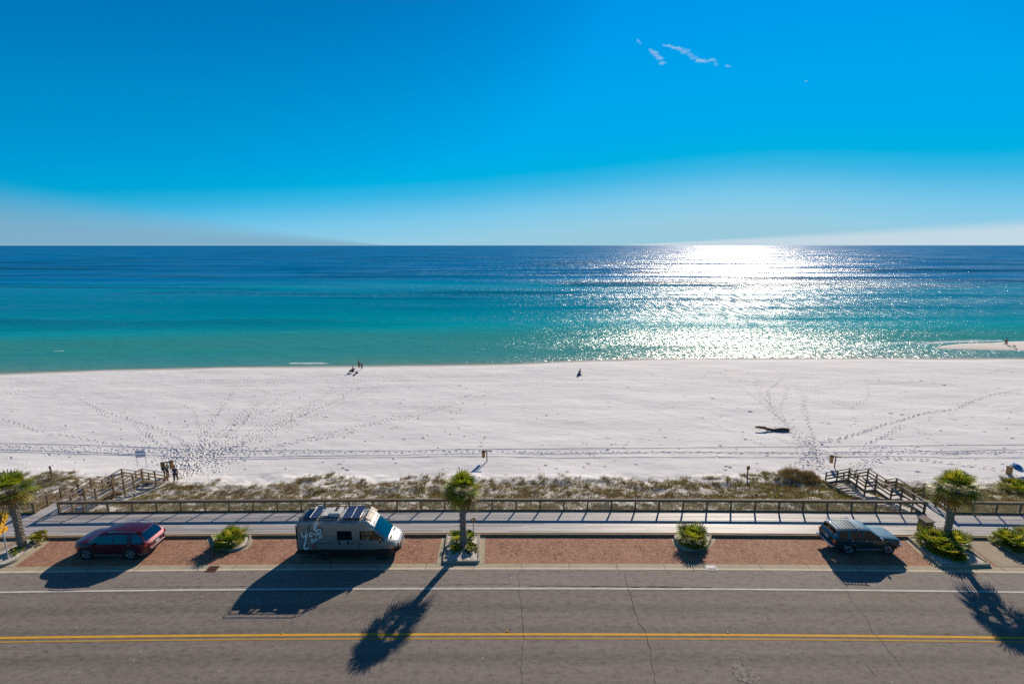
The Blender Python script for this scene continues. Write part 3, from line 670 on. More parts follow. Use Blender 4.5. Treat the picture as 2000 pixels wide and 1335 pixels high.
def sandbar():
    out = [(1826, 679), (1840, 675), (1870, 671.5), (1900, 670), (1940, 669.5), (1968, 667), (2000, 666), (2100, 661), (2100, 690), (2000, 685), (1950, 684), (1900, 683), (1850, 681.5), (1832, 680)]
    P = [G(a, b, WZ) for a, b in out]; n = len(P); vs = [(x, y, WZ-.05) for x, y in P]; cx = sum(p[0] for p in P)/n; cy = sum(p[1] for p in P)/n
    rings = [(1, -.05), (.94, .05), (.8, .13), (.5, .2), (.15, .22)]; vs = []; fs = []
    for s, h in rings: vs += [(cx+(x-cx)*(1-(1-s)*.55 if x < cx else s), cy+(y-cy)*s, WZ+h) for x, y in P]
    for r in range(len(rings)-1):
        for i in range(n): fs.append((r*n+i, (r+1)*n+i, (r+1)*n+(i+1) % n, r*n+(i+1) % n))
    fs.append(tuple((len(rings)-1)*n+i for i in range(n))[::-1])
    MB().add(vs, fs).build('sandbar', M['spit'], smooth=60)['kind'] = 'structure'
M['spit'] = sand_mat('damp_sand', (1.0, .93, .84))
sandbar()
# ------------------------------------------------------------------ planters
def planter(name, poly, label, kw=.15, kh=.16, base=None, inner=None, apron=None):
    """poly: outer kerb outline (counter-clockwise, world xy)"""
    cx = sum(p[0] for p in poly)/len(poly); cy = min(p[1] for p in poly); t = thing('planter', label, 'planter', (cx, cy, 0), 0, 'kerbed planters in the parking strip'); sh = (cx, cy, 0)
    n = len(poly); c = Vector((cx, sum(p[1] for p in poly)/n)); inn = []
    for i in range(n):
        p = Vector(poly[i]); a = (p-Vector(poly[i-1])).normalized(); b = (Vector(poly[(i+1) % n])-p).normalized()
        na = Vector((-a.y, a.x)); nb_ = Vector((-b.y, b.x)); m = (na+nb_); m = m/max(m.length_squared, .3)*2/1.0*.5*2
        m = (na+nb_).normalized()/max(.5, math.sqrt((1+na.dot(nb_))/2)); inn.append(p+m*kw)
    k = MB(); vs = []; 
    ch = .025
    for i in range(n):
        p = Vector(poly[i]); q = inn[i]; d = (q-p); d = d/d.length
        for (x, y), z in ((p, -.02), (p, kh-ch), (p+d*ch, kh), (q-d*ch*.5, kh), (q, kh-.02), (q, .02)): vs.append((x, y, z))
    fs = [(i*6+a, ((i+1) % n)*6+a, ((i+1) % n)*6+a+1, i*6+a+1) for i in range(n) for a in range(5)]
    k.add(vs, fs).build('kerb', M['kerb'], t, shift=sh)
    s = MB(); vs = []; rings = [1, .75, .5, .25]; ic = sum(inn, Vector((0, 0)))/n
    for r in rings:
        for q in inn:
            w = ic+(q-ic)*r; vs.append((w.x, w.y, kh-.05+(1-r)*.07+.03*noise.noise(Vector((w.x*3, w.y*3, 0)))))
    fs = [(j*n+i, j*n+(i+1) % n, (j+1)*n+(i+1) % n, (j+1)*n+i) for j in range(3) for i in range(n)]+[tuple(3*n+i for i in range(n))]
    s.add(vs, fs).build('sand_bed', M['bedsand'], t, shift=sh, smooth=60)
    if apron:
        a = MB(); a.add([(x, y, .008) for x, y in apron], [tuple(range(len(apron)))]).build('apron', M['gutter'], t, shift=sh)
    return t
def ccw(P):
    ar = sum(P[i][0]*P[(i+1) % len(P)][1]-P[(i+1) % len(P)][0]*P[i][1] for i in range(len(P))); return P if ar > 0 else P[::-1]
def rounded(P, r=.25, seg=4):
    out = []; n = len(P)
    for i in range(n):
        p = Vector(P[i]); a = Vector(P[i-1])-p; b = Vector(P[(i+1) % n])-p; q0 = p+a.normalized()*min(r, a.length/2.5); q1 = p+b.normalized()*min(r, b.length/2.5)
        for k in range(seg+1): u = k/seg; out.append(tuple(q0*(1-u)**2+p*2*u*(1-u)+q1*u*u))
    return out
def gp(L, z=0): return [G(a, b, z) for a, b in L]
# middle trapezoid bed
planter('planter', rounded(ccw(gp([(872, 1041.5), (937.5, 1041.5), (937, 1095), (864, 1096)], .16)), .18), 'square kerbed planter of pale sand around the middle palm', apron=ccw(gp([(863, 1047), (948, 1047), (946, 1100.5), (852, 1100.5)])))
# two half-moon islands
def moon(cx, rx, back, front, label, skew=0):
    P = []; n = 18
    for i in range(n+1): a = math.pi*i/n; P.append((cx-math.cos(a)*rx+skew*math.sin(a), back-(back-front)*math.sin(a)**.85))
    pl = ccw(gp(P, .1)); ap = ccw([(x+(x-G(cx, back)[0])*.16, y-(.26 if 0.02 < i/n < .98 else 0)) for i, (x, y) in enumerate(gp(P, 0))])
    planter('planter', pl, label, kw=.14, apron=ap)
moon(452, 39, 1044.5, 1073, 'half-moon kerbed planter holding a spiky shrub left of the grey van')
moon(1353, 37, 1043.5, 1073, 'half-moon kerbed planter holding a spiky shrub between the middle palm and the teal car')
# right slanted bed and the tan paved ramp beyond it
planter('planter', rounded(ccw(gp([(1771, 1046), (1852, 1046), (1938, 1101), (1836, 1104)], .16)), .2), 'long slanted kerbed planter with palm and shrubs right of the teal car', apron=ccw(gp([(1762, 1050), (1870, 1050), (1942, 1106), (1825, 1107)])))
tp = ccw(gp([(1868, 1047), (1930, 1047), (2120, 1155-48), (1948, 1106)])); MB().add([(x, y, .012) for x, y in tp], [(0, 1, 2, 3)]).build('paved_ramp', M['paver'])['kind'] = 'structure'
planter('planter', rounded(ccw(gp([(1929, 1046), (2120, 1050), (2160, 1120), (2040, 1112)], .16)), .2), 'kerbed planter full of spiky shrubs at the far right edge')
# left bed
planter('planter', rounded(ccw(gp([(92, 1044.5), (62, 1046), (-70, 1106), (4, 1103), (32, 1092)], .16)), .2), 'slanted kerbed planter with palm and yellow sign at the left edge', apron=ccw(gp([(108, 1049), (70, 1049), (0, 1107), (28, 1107)])))
tp = ccw(gp([(-120, 1048), (58, 1047), (-30, 1085), (-60, 1108), (-250, 1108)])); MB().add([(x, y, .012) for x, y in tp], [tuple(range(len(tp)))]).build('paved_ramp', M['paver'])['kind'] = 'structure'

# ------------------------------------------------------------------ foliage
GREENS = [(.24, .32, .02), (.14, .22, .02), (.30, .34, .03), (.08, .14, .018), (.38, .38, .05)]
OLD = [(.26, .19, .04), (.22, .12, .035), (.20, .15, .05)]
def fan(mb, base, d, pet, blade, rnd, n=18, spread=2.1, droop=.35, w=.03, col=None):
    d = Vector(d).normalized(); s = d.cross(Vector((0, 0, 1)))
    s = s.normalized() if s.length > .05 else Vector((1, 0, 0)); up = s.cross(d)
    base = Vector(base); hub = base+d*pet-Vector((0, 0, pet*pet*.18)); c = col or rnd.choice(GREENS)
    mb.col = tuple(x*.8 for x in c); a = s*.016; mb.add([base-a, base+a, hub+a, hub-a], [(0, 1, 2, 3)])
    for i in range(n):
        t = (i/(n-1)-.5)*2; ang = t*spread; L = blade*(1-.28*abs(t)**1.5)*rnd.uniform(.88, 1.08)
        q = (d*math.cos(ang)+s*math.sin(ang)+up*(.22*abs(t)-.05)).normalized(); side = q.cross(up).normalized()
        g = Vector((0, 0, -1)); k = rnd.uniform(.75, 1.25); mb.col = tuple(x*k for x in c)
        p0 = hub; p1 = hub+q*L*.5+g*droop*.12*L; p2 = hub+q*L*.82+g*droop*.42*L; p3 = hub+q*L*.98+g*droop*.85*L
        side = side*w
        mb.add([p0-side*.3, p0+side*.3, p1-side, p1+side, p2-side*.6, p2+side*.6, p3], [(0, 1, 3, 2), (2, 3, 5, 4), (4, 5, 6)])
def palm(x, y, h, rc, label, seed, lean=(0, 0)):
    rnd = random.Random(seed); t = thing('palm_tree', label, 'palm tree', (x, y, .1), 0, 'cabbage palms along the parking strip')
    tr = MB(); n = 22; pts = [(lean[0]*(i/n)**2, lean[1]*(i/n)**2, -.1+h*i/n) for i in range(n+1)]
    rad = [.24-.07*min(1, i/7)+.035*max(0, (i-16)/6) for i in range(n+1)]
    tr.tube(pts, rad, 16)
    for i in range(34):                                 # old leaf bases in a criss-cross spiral
        z = .25+(h-.3)*i/34; u = (z/h)**2
        for j in range(7):
            a = j*2*math.pi/7+(i % 2)*math.pi/7+rnd.uniform(-.12, .12); r = float(np.interp(z, [p[2] for p in pts], rad)); L = rnd.uniform(.10, .17); wd = .05
            c = Vector((lean[0]*u+math.cos(a)*r*.9, lean[1]*u+math.sin(a)*r*.9, z)); o = Vector((math.cos(a), math.sin(a), 0)); s = Vector((-math.sin(a), math.cos(a), 0))
            tip = c+o*rnd.uniform(.05, .10)+Vector((0, 0, L)); tr.add([c-s*wd, c+s*wd, tip+s*wd*.4, tip-s*wd*.4, c+o*.05-Vector((0, 0, .02)), tip+o*.015], [(0, 1, 4), (0, 4, 5, 3), (4, 1, 2, 5), (3, 5, 2)])
    tr.build('trunk', M['trunk'], t, smooth=50)
    cr = MB(); top = Vector((lean[0], lean[1], h-.05)); N = 56
    for i in range(N):
        f = (i+.5)/N; el = R(80-118*f+rnd.uniform(-15, 15)); az = i*2.39996+rnd.uniform(-.2, .2)
        d = (math.cos(az)*math.cos(el), math.sin(az)*math.cos(el), math.sin(el)); old = f > .78 and rnd.random() < .65
        col = rnd.choice(OLD) if old else None
        if not old and rnd.random() < .16: col = (.24, .23, .04)
        k = rc/1.5; fan(cr, top+Vector(d)*.08, d, rnd.uniform(.55, .85)*k, rnd.uniform(.62, .85)*k, rnd, 15, 2.0, .12+.42*f, .038*k, col)
    cr.build('crown', M['leaf'], t); return t
def shrub(x, y, z, r, h, label, seed, n=60, group=None, yellow=.15, name='spiky_shrub'):
    rnd = random.Random(seed); t = thing(name, label, 'shrub', (x, y, z), 0, group or 'spiky shrubs in the kerbed planters'); mb = MB()
    for i in range(n):
        f = (i+.5)/n; el = R(86-80*f**.8+rnd.uniform(-10, 10)); az = i*2.39996
        d = (math.cos(az)*math.cos(el), math.sin(az)*math.cos(el), math.sin(el)); rr = rnd.uniform(0, .45)*r
        b = (math.cos(az)*rr, math.sin(az)*rr, rnd.uniform(0, .1)); sc = 1 if el > R(45) else r/h
        L = h*(1/ max(.6, math.sin(el))) if el > R(45) else (r-rr*.6); col = (.25, .24, .03) if rnd.random() < yellow else None
        fan(mb, b, d, L*.42, L*.55, rnd, 9, 1.15, .3, .034, col)
    mb.build('foliage', M['leaf'], t)
    st = MB()
    for i in range(5):
        a = i*1.256; st.tube([(0, 0, -.05), (math.cos(a)*.12*r, math.sin(a)*.12*r, .12), (math.cos(a)*.3*r, math.sin(a)*.3*r, .3*h)], [.03, .025, .012], 6)
    st.build('stems', M['trunk'], t); return t
bm_ = G(905, 1066, .15); palm(bm_[0], bm_[1], 4.2, 1.52, 'cabbage palm in the square planter right of the grey van', 3)
palm(-33.05, 29.9, 4.3, 1.5, 'cabbage palm behind the yellow sign at the left edge', 5)
palm(29.9, 30.6, 4.0, 1.65, 'cabbage palm rising from shrubs right of the teal car', 8, (.0, 0))
def SH(px, py, r, h, lab, seed, n=60, **k): x, y = G(px, py, .16); return shrub(x, y, .13, r, h, lab, seed, n, **k)
SH(449, 1058, 1.05, 1.05, 'round spiky green shrub in the half-moon planter left of the grey van', 1, 90)
SH(1353, 1056, 1.15, 1.15, 'round spiky green shrub in the half-moon planter nearest the teal car', 2, 90)
SH(893, 1056, .5, .75, 'small upright shrub behind and left of the middle palm trunk', 3, 34); SH(890, 1074, .42, .42, 'low shrub at the front left of the middle palm trunk', 4, 30)
SH(920, 1072, .5, .4, 'low yellowish shrub at the front right of the middle palm trunk', 5, 30, yellow=.6); SH(918, 1050, .35, .5, 'tiny green shrub behind the brown path light', 6, 22)
SH(76, 1055, .5, .65, 'small yellow tipped shrub beside the left palm', 7, 36, yellow=.7); SH(30, 1078, .5, .25, 'low dark plant at the foot of the left palm', 8, 20)
SH(1822, 1061, 1.15, 1.15, 'bushy shrub at the left end of the slanted planter next to the teal car', 9, 80); SH(1845, 1079, 1.05, 1.0, 'bushy shrub at the front of the slanted planter right of the teal car', 10, 80)
SH(1866, 1062, .95, .95, 'bushy shrub under the right palm trunk on its right side', 11, 70); SH(1862, 1085, .8, .75, 'low bushy shrub nearest the road in the slanted planter', 12, 60)
SH(1966, 1058, .95, .95, 'spiky shrub at the left end of the far right planter', 13, 70); SH(1990, 1068, 1.1, .95, 'spiky shrub at the front of the far right planter', 14, 70); SH(2012, 1058, 1.1, 1.0, 'spiky shrub cut by the right picture edge', 15, 70)
# a broad palmetto on the dune at the right edge
x_, y_ = G(1992, 950, -2.4); palmetto = shrub(x_, y_, ground_z(x_, y_), 1.9, 1.5, 'yellow green palmetto on the dune at the right picture edge', 21, 90, group='dune palmettos', yellow=.45, name='palmetto')

# ------------------------------------------------------------------ dune grass (nobody could count it)
def grass():
    rnd = random.Random(9); mb = MB(); OL = [(.17, .145, .05), (.22, .18, .07), (.13, .10, .05), (.27, .20, .09), (.34, .26, .14)]; GR = [(.22, .24, .03), (.30, .31, .05), (.16, .19, .03)]
    V = []; Fc = []; C = []
    def blade(p, dx, dy, L, w, c):
        b = len(V); a = rnd.uniform(0, 3.14); sx, sy = math.cos(a)*w, math.sin(a)*w
        V.extend([(p[0]-sx, p[1]-sy, p[2]), (p[0]+sx, p[1]+sy, p[2]), (p[0]+dx*.45+sx*.7, p[1]+dy*.45+sy*.7, p[2]+L*.62), (p[0]+dx*.45-sx*.7, p[1]+dy*.45-sy*.7, p[2]+L*.62), (p[0]+dx, p[1]+dy, p[2]+L)])
        Fc.extend([(b, b+1, b+2, b+3), (b+3, b+2, b+4)]); C.extend([c]*5)
    cnt = 0; tries = 0
    cand = []
    while cnt < 33000 and tries < 300000:
        tries += 1; x = rnd.uniform(-60, 60); yb = rnd.uniform(34.75, 48.2); y = yb+bend(x)
        if abs(x) > (y+4)*1.12: continue
        if XL-2.1 < x < XL+.2 and yb < 46.5 or XR-.2 < x < XR+1.95 and yb < 46.5: continue
        edge = 46.6+1.1*noise.noise(Vector((x*.18, 3, 0)))*2+1.6*noise.noise(Vector((x*.9, 8, 0)))+(1.2 if x < -38 else 0)+(1.6 if 26 < x < 31 else 0)-(1.6 if -33 < x < -22 else 0)-(.8 if x > 34 else 0)
        if yb > edge: continue
        n1 = .55*noise.noise(Vector((x*.4, yb*.6, 0)))+.75*noise.noise(Vector((x*1.3, yb*1.6, 5))); near = max(0, 1-(yb-34.7)/5.0)
        mound = 1 if (x-29)**2/3+(y-46.2)**2/3.2 < 1 else 0; rightg = .3 if x > 22 else 0
        dens = .44+n1*1.0+near*.15+mound*.8+rightg*.6-(.3 if yb > edge-1 else 0)
        if rnd.random() > dens: continue
        cnt += 1; cand.append((x, y, yb, near, mound, rightg, n1))
    xs = np.array([c[0] for c in cand]); ysn = np.array([c[1] for c in cand]); zs = base_z(xs, ysn)+relief(xs, ysn)
    for (x, y, yb, near, mound, rightg, n1), z in zip(cand, zs):
        green = rnd.random() < .16+near*.40+rightg+(.25 if noise.noise(Vector((x*.2, yb*.3, 9))) > .12 else 0)
        if mound: green = rnd.random() < .2
        if green and rnd.random() < .7:                   # low leafy ground cover
            c = rnd.choice(GR)
            for k in range(9):
                a = rnd.uniform(0, 6.28); r = rnd.uniform(.05, .26); q = (x+math.cos(a)*r, y+math.sin(a)*r, z); kk = rnd.uniform(.6, 1.2)
                blade(q, math.cos(a)*.09, math.sin(a)*.09, rnd.uniform(.05, .16), .022, tuple(v*kk for v in c))
        else:
            c = rnd.choice(OL); H = rnd.uniform(.22, .5)*(1.7 if mound else 1)*(1.25 if rnd.random() < .1 else 1)
            for k in range(11):
                a = rnd.uniform(0, 6.28); r = rnd.uniform(0, .15); l = rnd.uniform(.3, 1)*H; kk = rnd.uniform(.6, 1.35); s = rnd.uniform(.15, 1.0)*l
                blade((x+math.cos(a)*r, y+math.sin(a)*r, z-.03), math.cos(a)*s, math.sin(a)*s, l*.8, .012, tuple(v*kk for v in c))
        if rnd.random() < .02:                            # sea oat stalks
            for k in range(3): blade((x+rnd.gauss(0, .06), y, z), rnd.gauss(.05, .12), rnd.gauss(0, .1), rnd.uniform(.7, 1.15), .007, (.30, .24, .13))
    mb.v = V; mb.f = Fc; mb.m = [0]*len(Fc); mb.c = C; o = mb.build('dune_grass', M['grassm'])
    tag(o, 'brown and green dune grass and creeping plants on the sandy slope behind the railing', 'grass', kind='stuff')
grass()
# ------------------------------------------------------------------ vehicles
def lerp(tab, x): return float(np.interp(x, [a for a, b in tab], [b for a, b in tab]))
def build_car(S, root, paint, trim, glass, darkglass, paint_top=None):
    """Shell lofted through cross sections; every face goes to the part it belongs to. x runs rear to front, wheels at 0 and S['wb']."""
    wb, r = S['wb'], S['r']; ar = r*1.2
    xs = set(S['xs'])
    for w in (0, wb):
        for a in np.linspace(0, math.pi, 13): xs.add(round(w+ar*math.cos(a), 3))
    xs = sorted(xs); out = [xs[0]]
    for x in xs[1:]:
        if x-out[-1] > .012 or x in S['xs']: out.append(x)
    xs = out
    def ring(x):
        zb = lerp(S['zb'], x); wid = lerp(S['w'], x); belt = lerp(S['belt'], x); rail = max(lerp(S['rail'], x), belt+.004); top = max(lerp(S['top'], x), rail+.012); wt = lerp(S['wt'], x); eave = lerp(S['eave'], x) if 'eave' in S else rail+.4*(top-rail)
        eave = min(max(eave, rail+.004), top-.006); arch = 0
        for w in (0, wb):
            if abs(x-w) < ar: arch = max(arch, r+math.sqrt(ar*ar-(x-w)**2))
        zl = max(zb, arch); z2 = max(lerp(S['trim'], x), zl+.035); mid = max(zb+(belt-zb)*.62, z2+.03); sh = max(belt-.05, mid+.02); tb = min(1, (rail-belt)/max(.01, S['railmax']-belt)); wr = wid-.045-(wid-.045-wt)*tb
        we = wr-(rail < top-.05)*.02-max(0, eave-rail)*S.get('tumble', .12)
        P = [(wid-.22, max(zb+.02, zl)), (wid-.02, zl), (wid, z2), (wid+.012, mid), (wid-.005, sh), (wid-.045, belt), (wr, rail), (we, eave), (we-.09, eave+(top-eave)*.62), (we*.55, top-(top-eave)*.10), (0, top)]
        return P
    nr = 11; rings = [ring(x) for x in xs]; parts = {}
    def face(key, vs):
        mb = parts.setdefault(key, MB()); mb.add(vs, [tuple(range(len(vs)))])
    n = len(xs)
    for i in range(n-1):
        xm = (xs[i]+xs[i+1])/2
        for j in range(nr-1):
            for s in (-1, 1):
                q = [(xs[i], s*rings[i][j][0], rings[i][j][1]), (xs[i+1], s*rings[i+1][j][0], rings[i+1][j][1]), (xs[i+1], s*rings[i+1][j+1][0], rings[i+1][j+1][1]), (xs[i], s*rings[i][j+1][0], rings[i][j+1][1])]
                if s > 0: q = q[::-1]
                key = S['classify'](xm, j, s) or 'body'
                face(key, q)
    for i, flip in ((0, False), (n-1, True)):
        for j in range(nr-1):
            a, b = rings[i][j], rings[i][j+1]; q = [(xs[i], a[0], a[1]), (xs[i], b[0], b[1]), (xs[i], -b[0], b[1]), (xs[i], -a[0], a[1])]
            if flip: q = q[::-1]
            face(S['cap'](j, flip) or 'body', q)
    objs = {}
    def get(nm, key, mat, parent=root, thick=0):
        mb = parts[key]; me = bpy.data.meshes.new(nm); me.from_pydata(mb.v, [], mb.f); bm = bmesh.new(); bm.from_mesh(me); bmesh.ops.remove_doubles(bm, verts=bm.verts, dist=1e-4)
        bmesh.ops.recalc_face_normals(bm, faces=bm.faces) if key == 'body' else None
        bm.to_mesh(me); bm.free(); me.shade_smooth(); me.set_sharp_from_angle(angle=R(32)); return link(nm, me, [mat], parent)
    for key in parts:
        nm = key.split('.')[0]; mat = {'body': paint, 'lower_trim': trim, 'roof': paint_top or paint}.get(nm, paint)
        if 'window' in nm: mat = darkglass if '.dark' in key else glass
        if nm == 'windshield': mat = glass
        if nm == 'tailgate': mat = paint
        objs[key] = get(nm, key, mat)
    # floor, wheel wells, seats
    fl = MB(); fl.box(((xs[0]+xs[-1])/2, 0, lerp(S['zb'], wb/2)+.05), (xs[-1]-xs[0]-.3, 2*(lerp(S['w'], wb/2)-.15), .06))
    for w in (0, wb):
        for s in (-1, 1): fl.lathe([(.02, -.15), (ar*.97, -.15), (ar*.97, .15), (.02, .15)], (w, s*(lerp(S['w'], w)-.20), r), 16, 'Y')
    fl.build('underbody', M['black'], root)
    st = M['seatf']
    for sx in S['seats']:
        for s in (-1, 1):
            m_ = MB(); m_.box((sx, s*.36, S['seatz']), (.48, .5, .16)); m_.box((sx-.27, s*.36, S['seatz']+.33), (.14, .48, .58), ry=-.15); m_.box((sx-.33, s*.36, S['seatz']+.72), (.09, .26, .18)); m_.build('seat', st, root, bevel=.03)
    if 'dash' in S: MB().box((S['dash'][0], 0, S['dash'][1]), (.4, 1.3, .14)).build('dashboard', M['black'], root, bevel=.03)
    return objs
def wheels(S, root, rimmat, style):
    proto = None
    for w in (0, S['wb']):
        for s in (-1, 1):
            y = s*(lerp(S['w'], w)-.13)
            if proto is None:
                r = S['r']; hub = MB().lathe([(.02, -.02), (.07, -.04), (.07, .06), (.02, .07)], (0, 0, 0), 12, 'Y').build('wheel', M['steel'], root)
                t = MB().lathe([(r*.62, -.10), (r*.86, -.115), (r*.97, -.10), (r, -.06), (r, .06), (r*.97, .10), (r*.86, .115), (r*.62, .10)], (0, 0, 0), 32, 'Y', close=True); t.build('tyre', M['rubber'], hub, smooth=40)
                m_ = MB(); m_.lathe([(r*.66, -.10), (r*.63, -.11), (r*.58, -.09), (r*.58, .08), (r*.66, .09)], (0, 0, 0), 32, 'Y', close=True)
                if style == 'spoke':
                    for k in range(10):
                        a = k*math.pi/5; m_.beam((math.cos(a)*.05, -.085, math.sin(a)*.05), (math.cos(a+.06)*r*.6, -.075, math.sin(a+.06)*r*.6), .045, .035)
                    m_.lathe([(.005, -.10), (.07, -.10), (.08, -.05), (.005, -.05)], (0, 0, 0), 14, 'Y'); m_.lathe([(.005, -.03), (r*.58, -.03), (r*.58, -.02), (.005, -.02)], (0, 0, 0), 20, 'Y')
                else:
                    m_.lathe([(.005, -.03), (.10, -.05), (.13, -.09), (r*.42, -.07), (r*.58, -.045), (r*.58, -.02), (.005, -.01)], (0, 0, 0), 24, 'Y')
                    for k in range(8): a = k*math.pi/4; m_.box((math.cos(a)*r*.45, -.075, math.sin(a)*r*.45), (.05, .02, .05))
                rim = m_.build('rim', rimmat, hub, smooth=35); proto = (hub, list(hub.children)); h = hub
            else:
                h = proto[0].copy(); COL.objects.link(h); h.parent = root
                for ch in proto[1]: c = ch.copy(); COL.objects.link(c); c.parent = h
            h.location = (w, y, S['r']); h.rotation_euler = (0, random.uniform(0, 1), 0 if s < 0 else math.pi)
def paint(name, col, metal=.35, rough=.28):
    m, nt, b, o = nodes(name); g = NG(nt); b.inputs['Roughness'].default_value = rough; b.inputs['Metallic'].default_value = metal; b.inputs['Coat Weight'].default_value = .6; b.inputs['Coat Roughness'].default_value = .05
    d = g.noise(g.pos((1, 1, 1)), 2.2, 5, .7); c = g.mix(g.rng(d, .35, .7, 0, .25), col, tuple(min(1, x*1.2+.02) for x in col)); g.L.new(c, b.inputs['Base Color']); return m
M['glass'] = glass_mat('clear_window', (.30, .40, .36), .05); M['glassd'] = glass_mat('smoked_window', (.14, .19, .17), .04); M['tint'] = glass_mat('tinted_window', (.05, .07, .08), .08); M['wind'] = glass_mat('windshield_glass', (.35, .6, .62), .12)
def mirror(root, x, y, z, s, mat, big=1):
    m_ = MB().box((x, y+s*.13*big, z), (.10, .20*big, .15*big)); m_.box((x, y+s*.02, z-.05), (.05, .10, .04)); m_.build('side_mirror', mat, root, bevel=.02)
def plate(root, x, z, w=.32, h=.15, mat=None, y=0, tilt=0):
    MB().box((x, y, z), (.012, w, h), ry=tilt).build('number_plate', mat or M['plate'], root)
M['plate'] = pm('plate', (.65, .66, .64), (.4, .42, .5), 25, .5, contrast=.1)

# --- dark red suv, nose to the left
S1 = dict(wb=2.86, r=.40, seats=(.55, 1.55), seatz=.72, dash=(2.25, 1.05), railmax=1.68,
    xs=[-1.14, -1.10, -1.0, -.93, -.80, -.62, -.55, -.45, -.2, .02, .12, .5, 1.02, 1.10, 1.5, 1.85, 1.98, 2.15, 2.3, 2.48, 2.66, 2.9, 3.2, 3.35, 3.5, 3.65, 3.75, 3.82, 3.86],
    zb=[(-1.14, .42), (-.8, .30), (0, .27), (3.3, .27), (3.7, .25), (3.9, .32)], trim=[(-1.14, .50), (0, .42), (3, .42), (3.9, .50)],
    w=[(-1.14, .70), (-1.05, .86), (-.85, .95), (-.6, .985), (0, 1.0), (2.9, 1.0), (3.2, .985), (3.45, .92), (3.62, .82), (3.82, .60), (3.86, .45)], wt=[(-1.2, .68), (-.6, .68), (.5, .74), (1.5, .74), (2.4, .74), (4, .74)],
    belt=[(-1.14, .98), (-1.0, 1.14), (0, 1.14), (2.4, 1.10), (3.2, 1.06), (3.7, .99), (3.9, .86)], rail=[(-1.14, .98), (-1.0, 1.14), (-.62, 1.54), (-.3, 1.60), (.6, 1.65), (1.4, 1.60), (1.98, 1.54), (2.66, 1.13), (3.2, 1.08), (3.7, 1.01), (3.9, .88)],
    top=[(-1.14, 1.0), (-1.0, 1.16), (-.62, 1.70), (-.45, 1.75), (.6, 1.79), (1.4, 1.775), (1.98, 1.69), (2.66, 1.22), (3.2, 1.18), (3.6, 1.12), (3.82, 1.02), (3.9, .90)])
def cl1(x, j, s):
    if j <= 1: return 'lower_trim'
    if j == 5:
        if 1.10 < x < 2.48: return 'front_door_window.%d' % s
        if .12 < x < 1.02: return 'rear_door_window.%d' % s
        if -.80 < x < -.2: return 'quarter_window.dark%d' % s
    if j >= 8 and 1.98 < x < 2.66: return 'windshield'
    if j >= 8 and -1.0 < x < -.62: return 'rear_window.dark'
    if j in (2, 3, 4) and 1.10 < x < 2.30: return 'front_door.%d' % s
    if j in (2, 3, 4) and .12 < x < 1.02: return 'rear_door.%d' % s
    if j >= 7 and 2.66 < x < 3.65: return 'bonnet'
S1['classify'] = cl1; S1['cap'] = lambda j, f: 'lower_trim' if j <= 1 else ('tailgate' if not f else None)
cx, cy = -24.84, 28.68
red = thing('parked_car', 'dark red SUV parked on the brick strip at the left', 'car', (cx, cy+1.0+0, .006), math.pi, 'parked vehicles')
pred = paint('maroon_paint', (.09, .007, .020), .45)
o1 = build_car(S1, red, pred, pm('grey_cladding', (.07, .075, .085), rough=.5), M['glassd'], M['tint']); wheels(S1, red, M['alloy'], 'spoke')
for s in (-1, 1):
    MB().tube([(-.35, s*.66, 1.735), (-.25, s*.67, 1.80), (.6, s*.70, 1.835), (1.3, s*.69, 1.80), (1.4, s*.68, 1.755)], .018, 6).build('roof_rail', M['chrome'], red, smooth=40)
    mirror(red, 2.25, s*.93, 1.12, s, pred)
    MB().box((3.60, s*.76, .86), (.24, .18, .13), rz=-s*.85).build('headlight', M['clear'], red, bevel=.03)
    MB().box((-.99, s*.82, .98), (.16, .26, .16), rz=s*.5).build('taillight', M['redlamp'], red, bevel=.03)
    for kk, xx in (('front_door', 1.28), ('rear_door', .25)): MB().box((xx, s*1.015, .93), (.17, .03, .03)).build('handle', pred, o1['%s.%d' % (kk, s)], bevel=.01)
    MB().box((1.43, s*1.0, .33), (1.9, .03, .05)).build('sill_strip', M['chrome'], red)
MB().box((-1.16, 0, .56), (.10, 1.5, .17)).build('rear_bumper', M['black'], red, bevel=.04); MB().box((-1.18, 0, .64), (.06, 1.25, .035)).build('bumper_strip', M['chrome'], red)
MB().box((-1.145, 0, .95), (.03, 1.05, .05)).build('tailgate_strip', M['chrome'], red, bevel=.01); plate(red, -1.16, .82); MB().box((-.70, 0, 1.715), (.16, 1.15, .03), ry=.2).build('rear_spoiler', pred, red, bevel=.01)
MB().box((3.85, 0, .70), (.06, .85, .26)).build('grille', M['black'], red, bevel=.02); MB().tube([(-.55, -.12, 1.75), (-.60, -.12, 1.83)], .02, 6).build('aerial_fin', pred, red)

